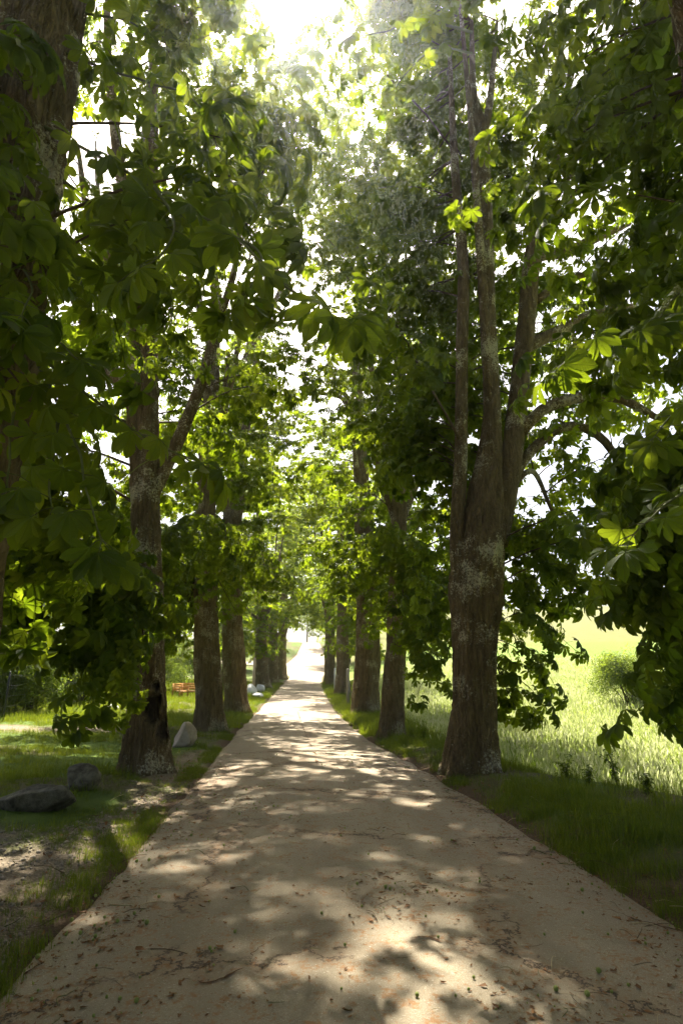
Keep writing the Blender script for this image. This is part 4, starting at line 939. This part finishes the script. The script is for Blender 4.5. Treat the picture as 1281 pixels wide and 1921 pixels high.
for i, (px, py, dy, h, rx) in enumerate(((-30, 1355, 1.5, 3.0, 1.8), (50, 1345, 1.6, 3.2, 1.8), (105, 1330, 1.6, 2.9, 1.7), (150, 1325, 1.8, 3.0, 1.8), (215, 1322, 3, 3.4, 2.2), (290, 1312, 4, 3.8, 2.4), (345, 1306, 3.5, 4., 2.4), (400, 1304, 3.5, 4., 2.6))):
    q = on_ground(px, py); q = q + (q - CAM) / np.linalg.norm(q - CAM) * (dy + 1.3); shrub('bush', LB[i], q[0], q[1], h, rx, 1.1, 840 + i, 380, scale=1.15, group='bushes along the garden edge')
q = on_ground(1195, 1345); shrub('bush', 'pale sunlit bush standing in the meadow behind hanging chestnut twigs', q[0] + .6, q[1] + 1.5, 2.7, 1.6, 1.4, 860, 420, scale=1.0)
def weed(label, px, py, hpx, seed):
    q = on_ground(px, py); R = np.random.default_rng(seed); h = px_size(hpx, q); root = empty('weed', q); tag(root, label, 'plant', 'leafy weeds on the bank'); 
    for s_ in range(6):
        a = R.uniform(0, 6.28); l = R.uniform(.05, .45) * h; P = spline(np.array([[0, 0, -.03], [math.cos(a) * l * .3, math.sin(a) * l * .3, h * .5], [math.cos(a) * l, math.sin(a) * l, h * R.uniform(.6, 1)]]), 9)
        V, F = tube(P, np.linspace(.006, .002, 9), 5); st = obj('stem', V, F, M['stem'], root); lf = MB()
        for i in range(2, 9):
            for sd in (-1, 1): V, F = leaflet(.07 * R.uniform(.7, 1.3), .04, 3); lf.add(V @ (Rz(a + sd * 1.2 + i * 2.1) @ Ry(R.uniform(-.3, .4))).T + P[i], F)
        o = lf.build('leaves', M['leaf'], st)
weed('leafy weed on the bank right of the big trunk', 1062, 1462, 46, 871); weed('tallest weed on the bank at the meadow edge', 1157, 1474, 76, 872)
weed('low weed between the big trunk and the tallest weed', 1105, 1470, 34, 873); weed('weed on the bank beside the spiral-grained trunk', 795, 1388, 28, 874); weed('weed on the bank near the right picture edge', 1215, 1486, 36, 875)

# debris-filled cracks in the tarmac
M['crack'] = simple('crack_fill', (.018, .011, .006), (.13, .06, .02), 30, .95)
def crack(px_pts, w, seed):
    P = np.array([on_ground(*p_)[:2] for p_ in px_pts]); q = spline(np.c_[P, np.zeros(len(P))], 160)[:, :2]
    q = q + .035 * np.stack([vnoise(np.c_[q * 9, q[:, :1] * 0 + seed + 5 * c], 1.) for c in range(2)], -1) + .016 * np.stack([vnoise(np.c_[q * 31, q[:, :1] * 0 + seed + 5 * c], 1.) for c in range(2)], -1)
    T = np.gradient(q, axis=0); T /= np.linalg.norm(T, axis=1)[:, None]; N = np.stack([-T[:, 1], T[:, 0]], -1)
    ww = .55 * w * np.clip(.35 + 1.5 * vnoise(np.c_[q * 5, q[:, :1] * 0 + seed], 1.) + .6 * vnoise(np.c_[q * 23, q[:, :1] * 0 + seed], 1.), .02, 1.8) * np.minimum(1, np.minimum(np.arange(160), np.arange(160)[::-1]) / 8 + .05)
    A = q + N * ww[:, None]; B = q - N * ww[:, None]; V = np.stack([np.c_[A, road_z(A[:, 0], A[:, 1]) + .006], np.c_[B, road_z(B[:, 0], B[:, 1]) + .006]], 1).reshape(-1, 3)
    i = np.arange(159) * 2; return obj('crack', V, np.stack([i, i + 1, i + 3, i + 2], -1), M['crack'], lane)
for i, (pp, w) in enumerate((([(80, 1868), (160, 1882), (260, 1890), (350, 1884), (420, 1876), (480, 1842), (560, 1830)], .012), ([(560, 1830), (640, 1826), (745, 1821), (772, 1797), (830, 1806), (880, 1819), (945, 1822)], .013),
        ([(700, 1842), (760, 1836), (840, 1830), (930, 1824), (1020, 1805)], .007), ([(1130, 1728), (1190, 1752), (1250, 1765), (1300, 1768)], .014), ([(20, 1800), (60, 1770), (75, 1740), (150, 1700)], .010),
        ([(470, 1838), (500, 1800), (560, 1780)], .005), ([(558, 1338), (566, 1362), (574, 1385), (590, 1420), (596, 1450)], .03), ([(50, 1850), (90, 1820), (95, 1790)], .008))):
    crack(pp, w, i * 13.7)

# fallen stalk in the foreground
q0 = [on_ground(*p_) for p_ in ((1095, 1763), (1130, 1785), (1205, 1787), (1212, 1784))]; q1 = [on_ground(*p_) for p_ in ((1209, 1787), (1195, 1800), (1178, 1822))]
c0 = q0[1].copy(); mb = MB()
for qq in (q0, q1): mb.add(*tube(spline(np.array(qq) - c0 + [0, 0, .06], 14), np.linspace(.0035, .002, 14), 6))
o = mb.build('fallen_stalk', M['dry']); o.location = tuple(c0); tag(o, 'bent dry leaf stalk lying on the tarmac at lower right', 'stalk')

# ------------------------------------------------------------------ far wood on the horizon and the air
R = np.random.default_rng(900); n = 2600
ang = np.radians(R.uniform(2, 44, n)); rad = R.uniform(370, 430, n); hgt = 9 + 5 * vnoise(np.stack([ang * 60, rad * 0, rad * 0], -1), 1.) + 3 * vnoise(np.stack([ang * 260, rad * 0, rad * 0], -1), 1.)
x = rad * np.sin(ang); y = rad * np.cos(ang); z = gz(x, y) + 1 + hgt * R.uniform(0, 1, n)
o = scatter('far_wood', np.stack([x, y, z], -1), R.uniform(0, 6.28, (n, 3)), R.uniform(4, 7.5, n), R.integers(0, 4, n), SPRAY_FAR)
tag(o, 'distant bluish wood along the crest of the field', 'wood', kind='stuff')
hm, nt, out = nodes_of('haze_air'); pv = nd(nt, 'ShaderNodeVolumePrincipled'); pv.inputs['Color'].default_value = (.93, .96, 1, 1); pv.inputs['Density'].default_value = .0006; pv.inputs['Anisotropy'].default_value = .85
nt.links.new(pv.outputs[0], out.inputs['Volume'])
V, F = box((60, 430, 28), (1180, 990, 64)); hz = obj('haze', V, F, hm, None, False); tag(hz, 'thin bright summer haze filling the air', 'haze', kind='stuff')
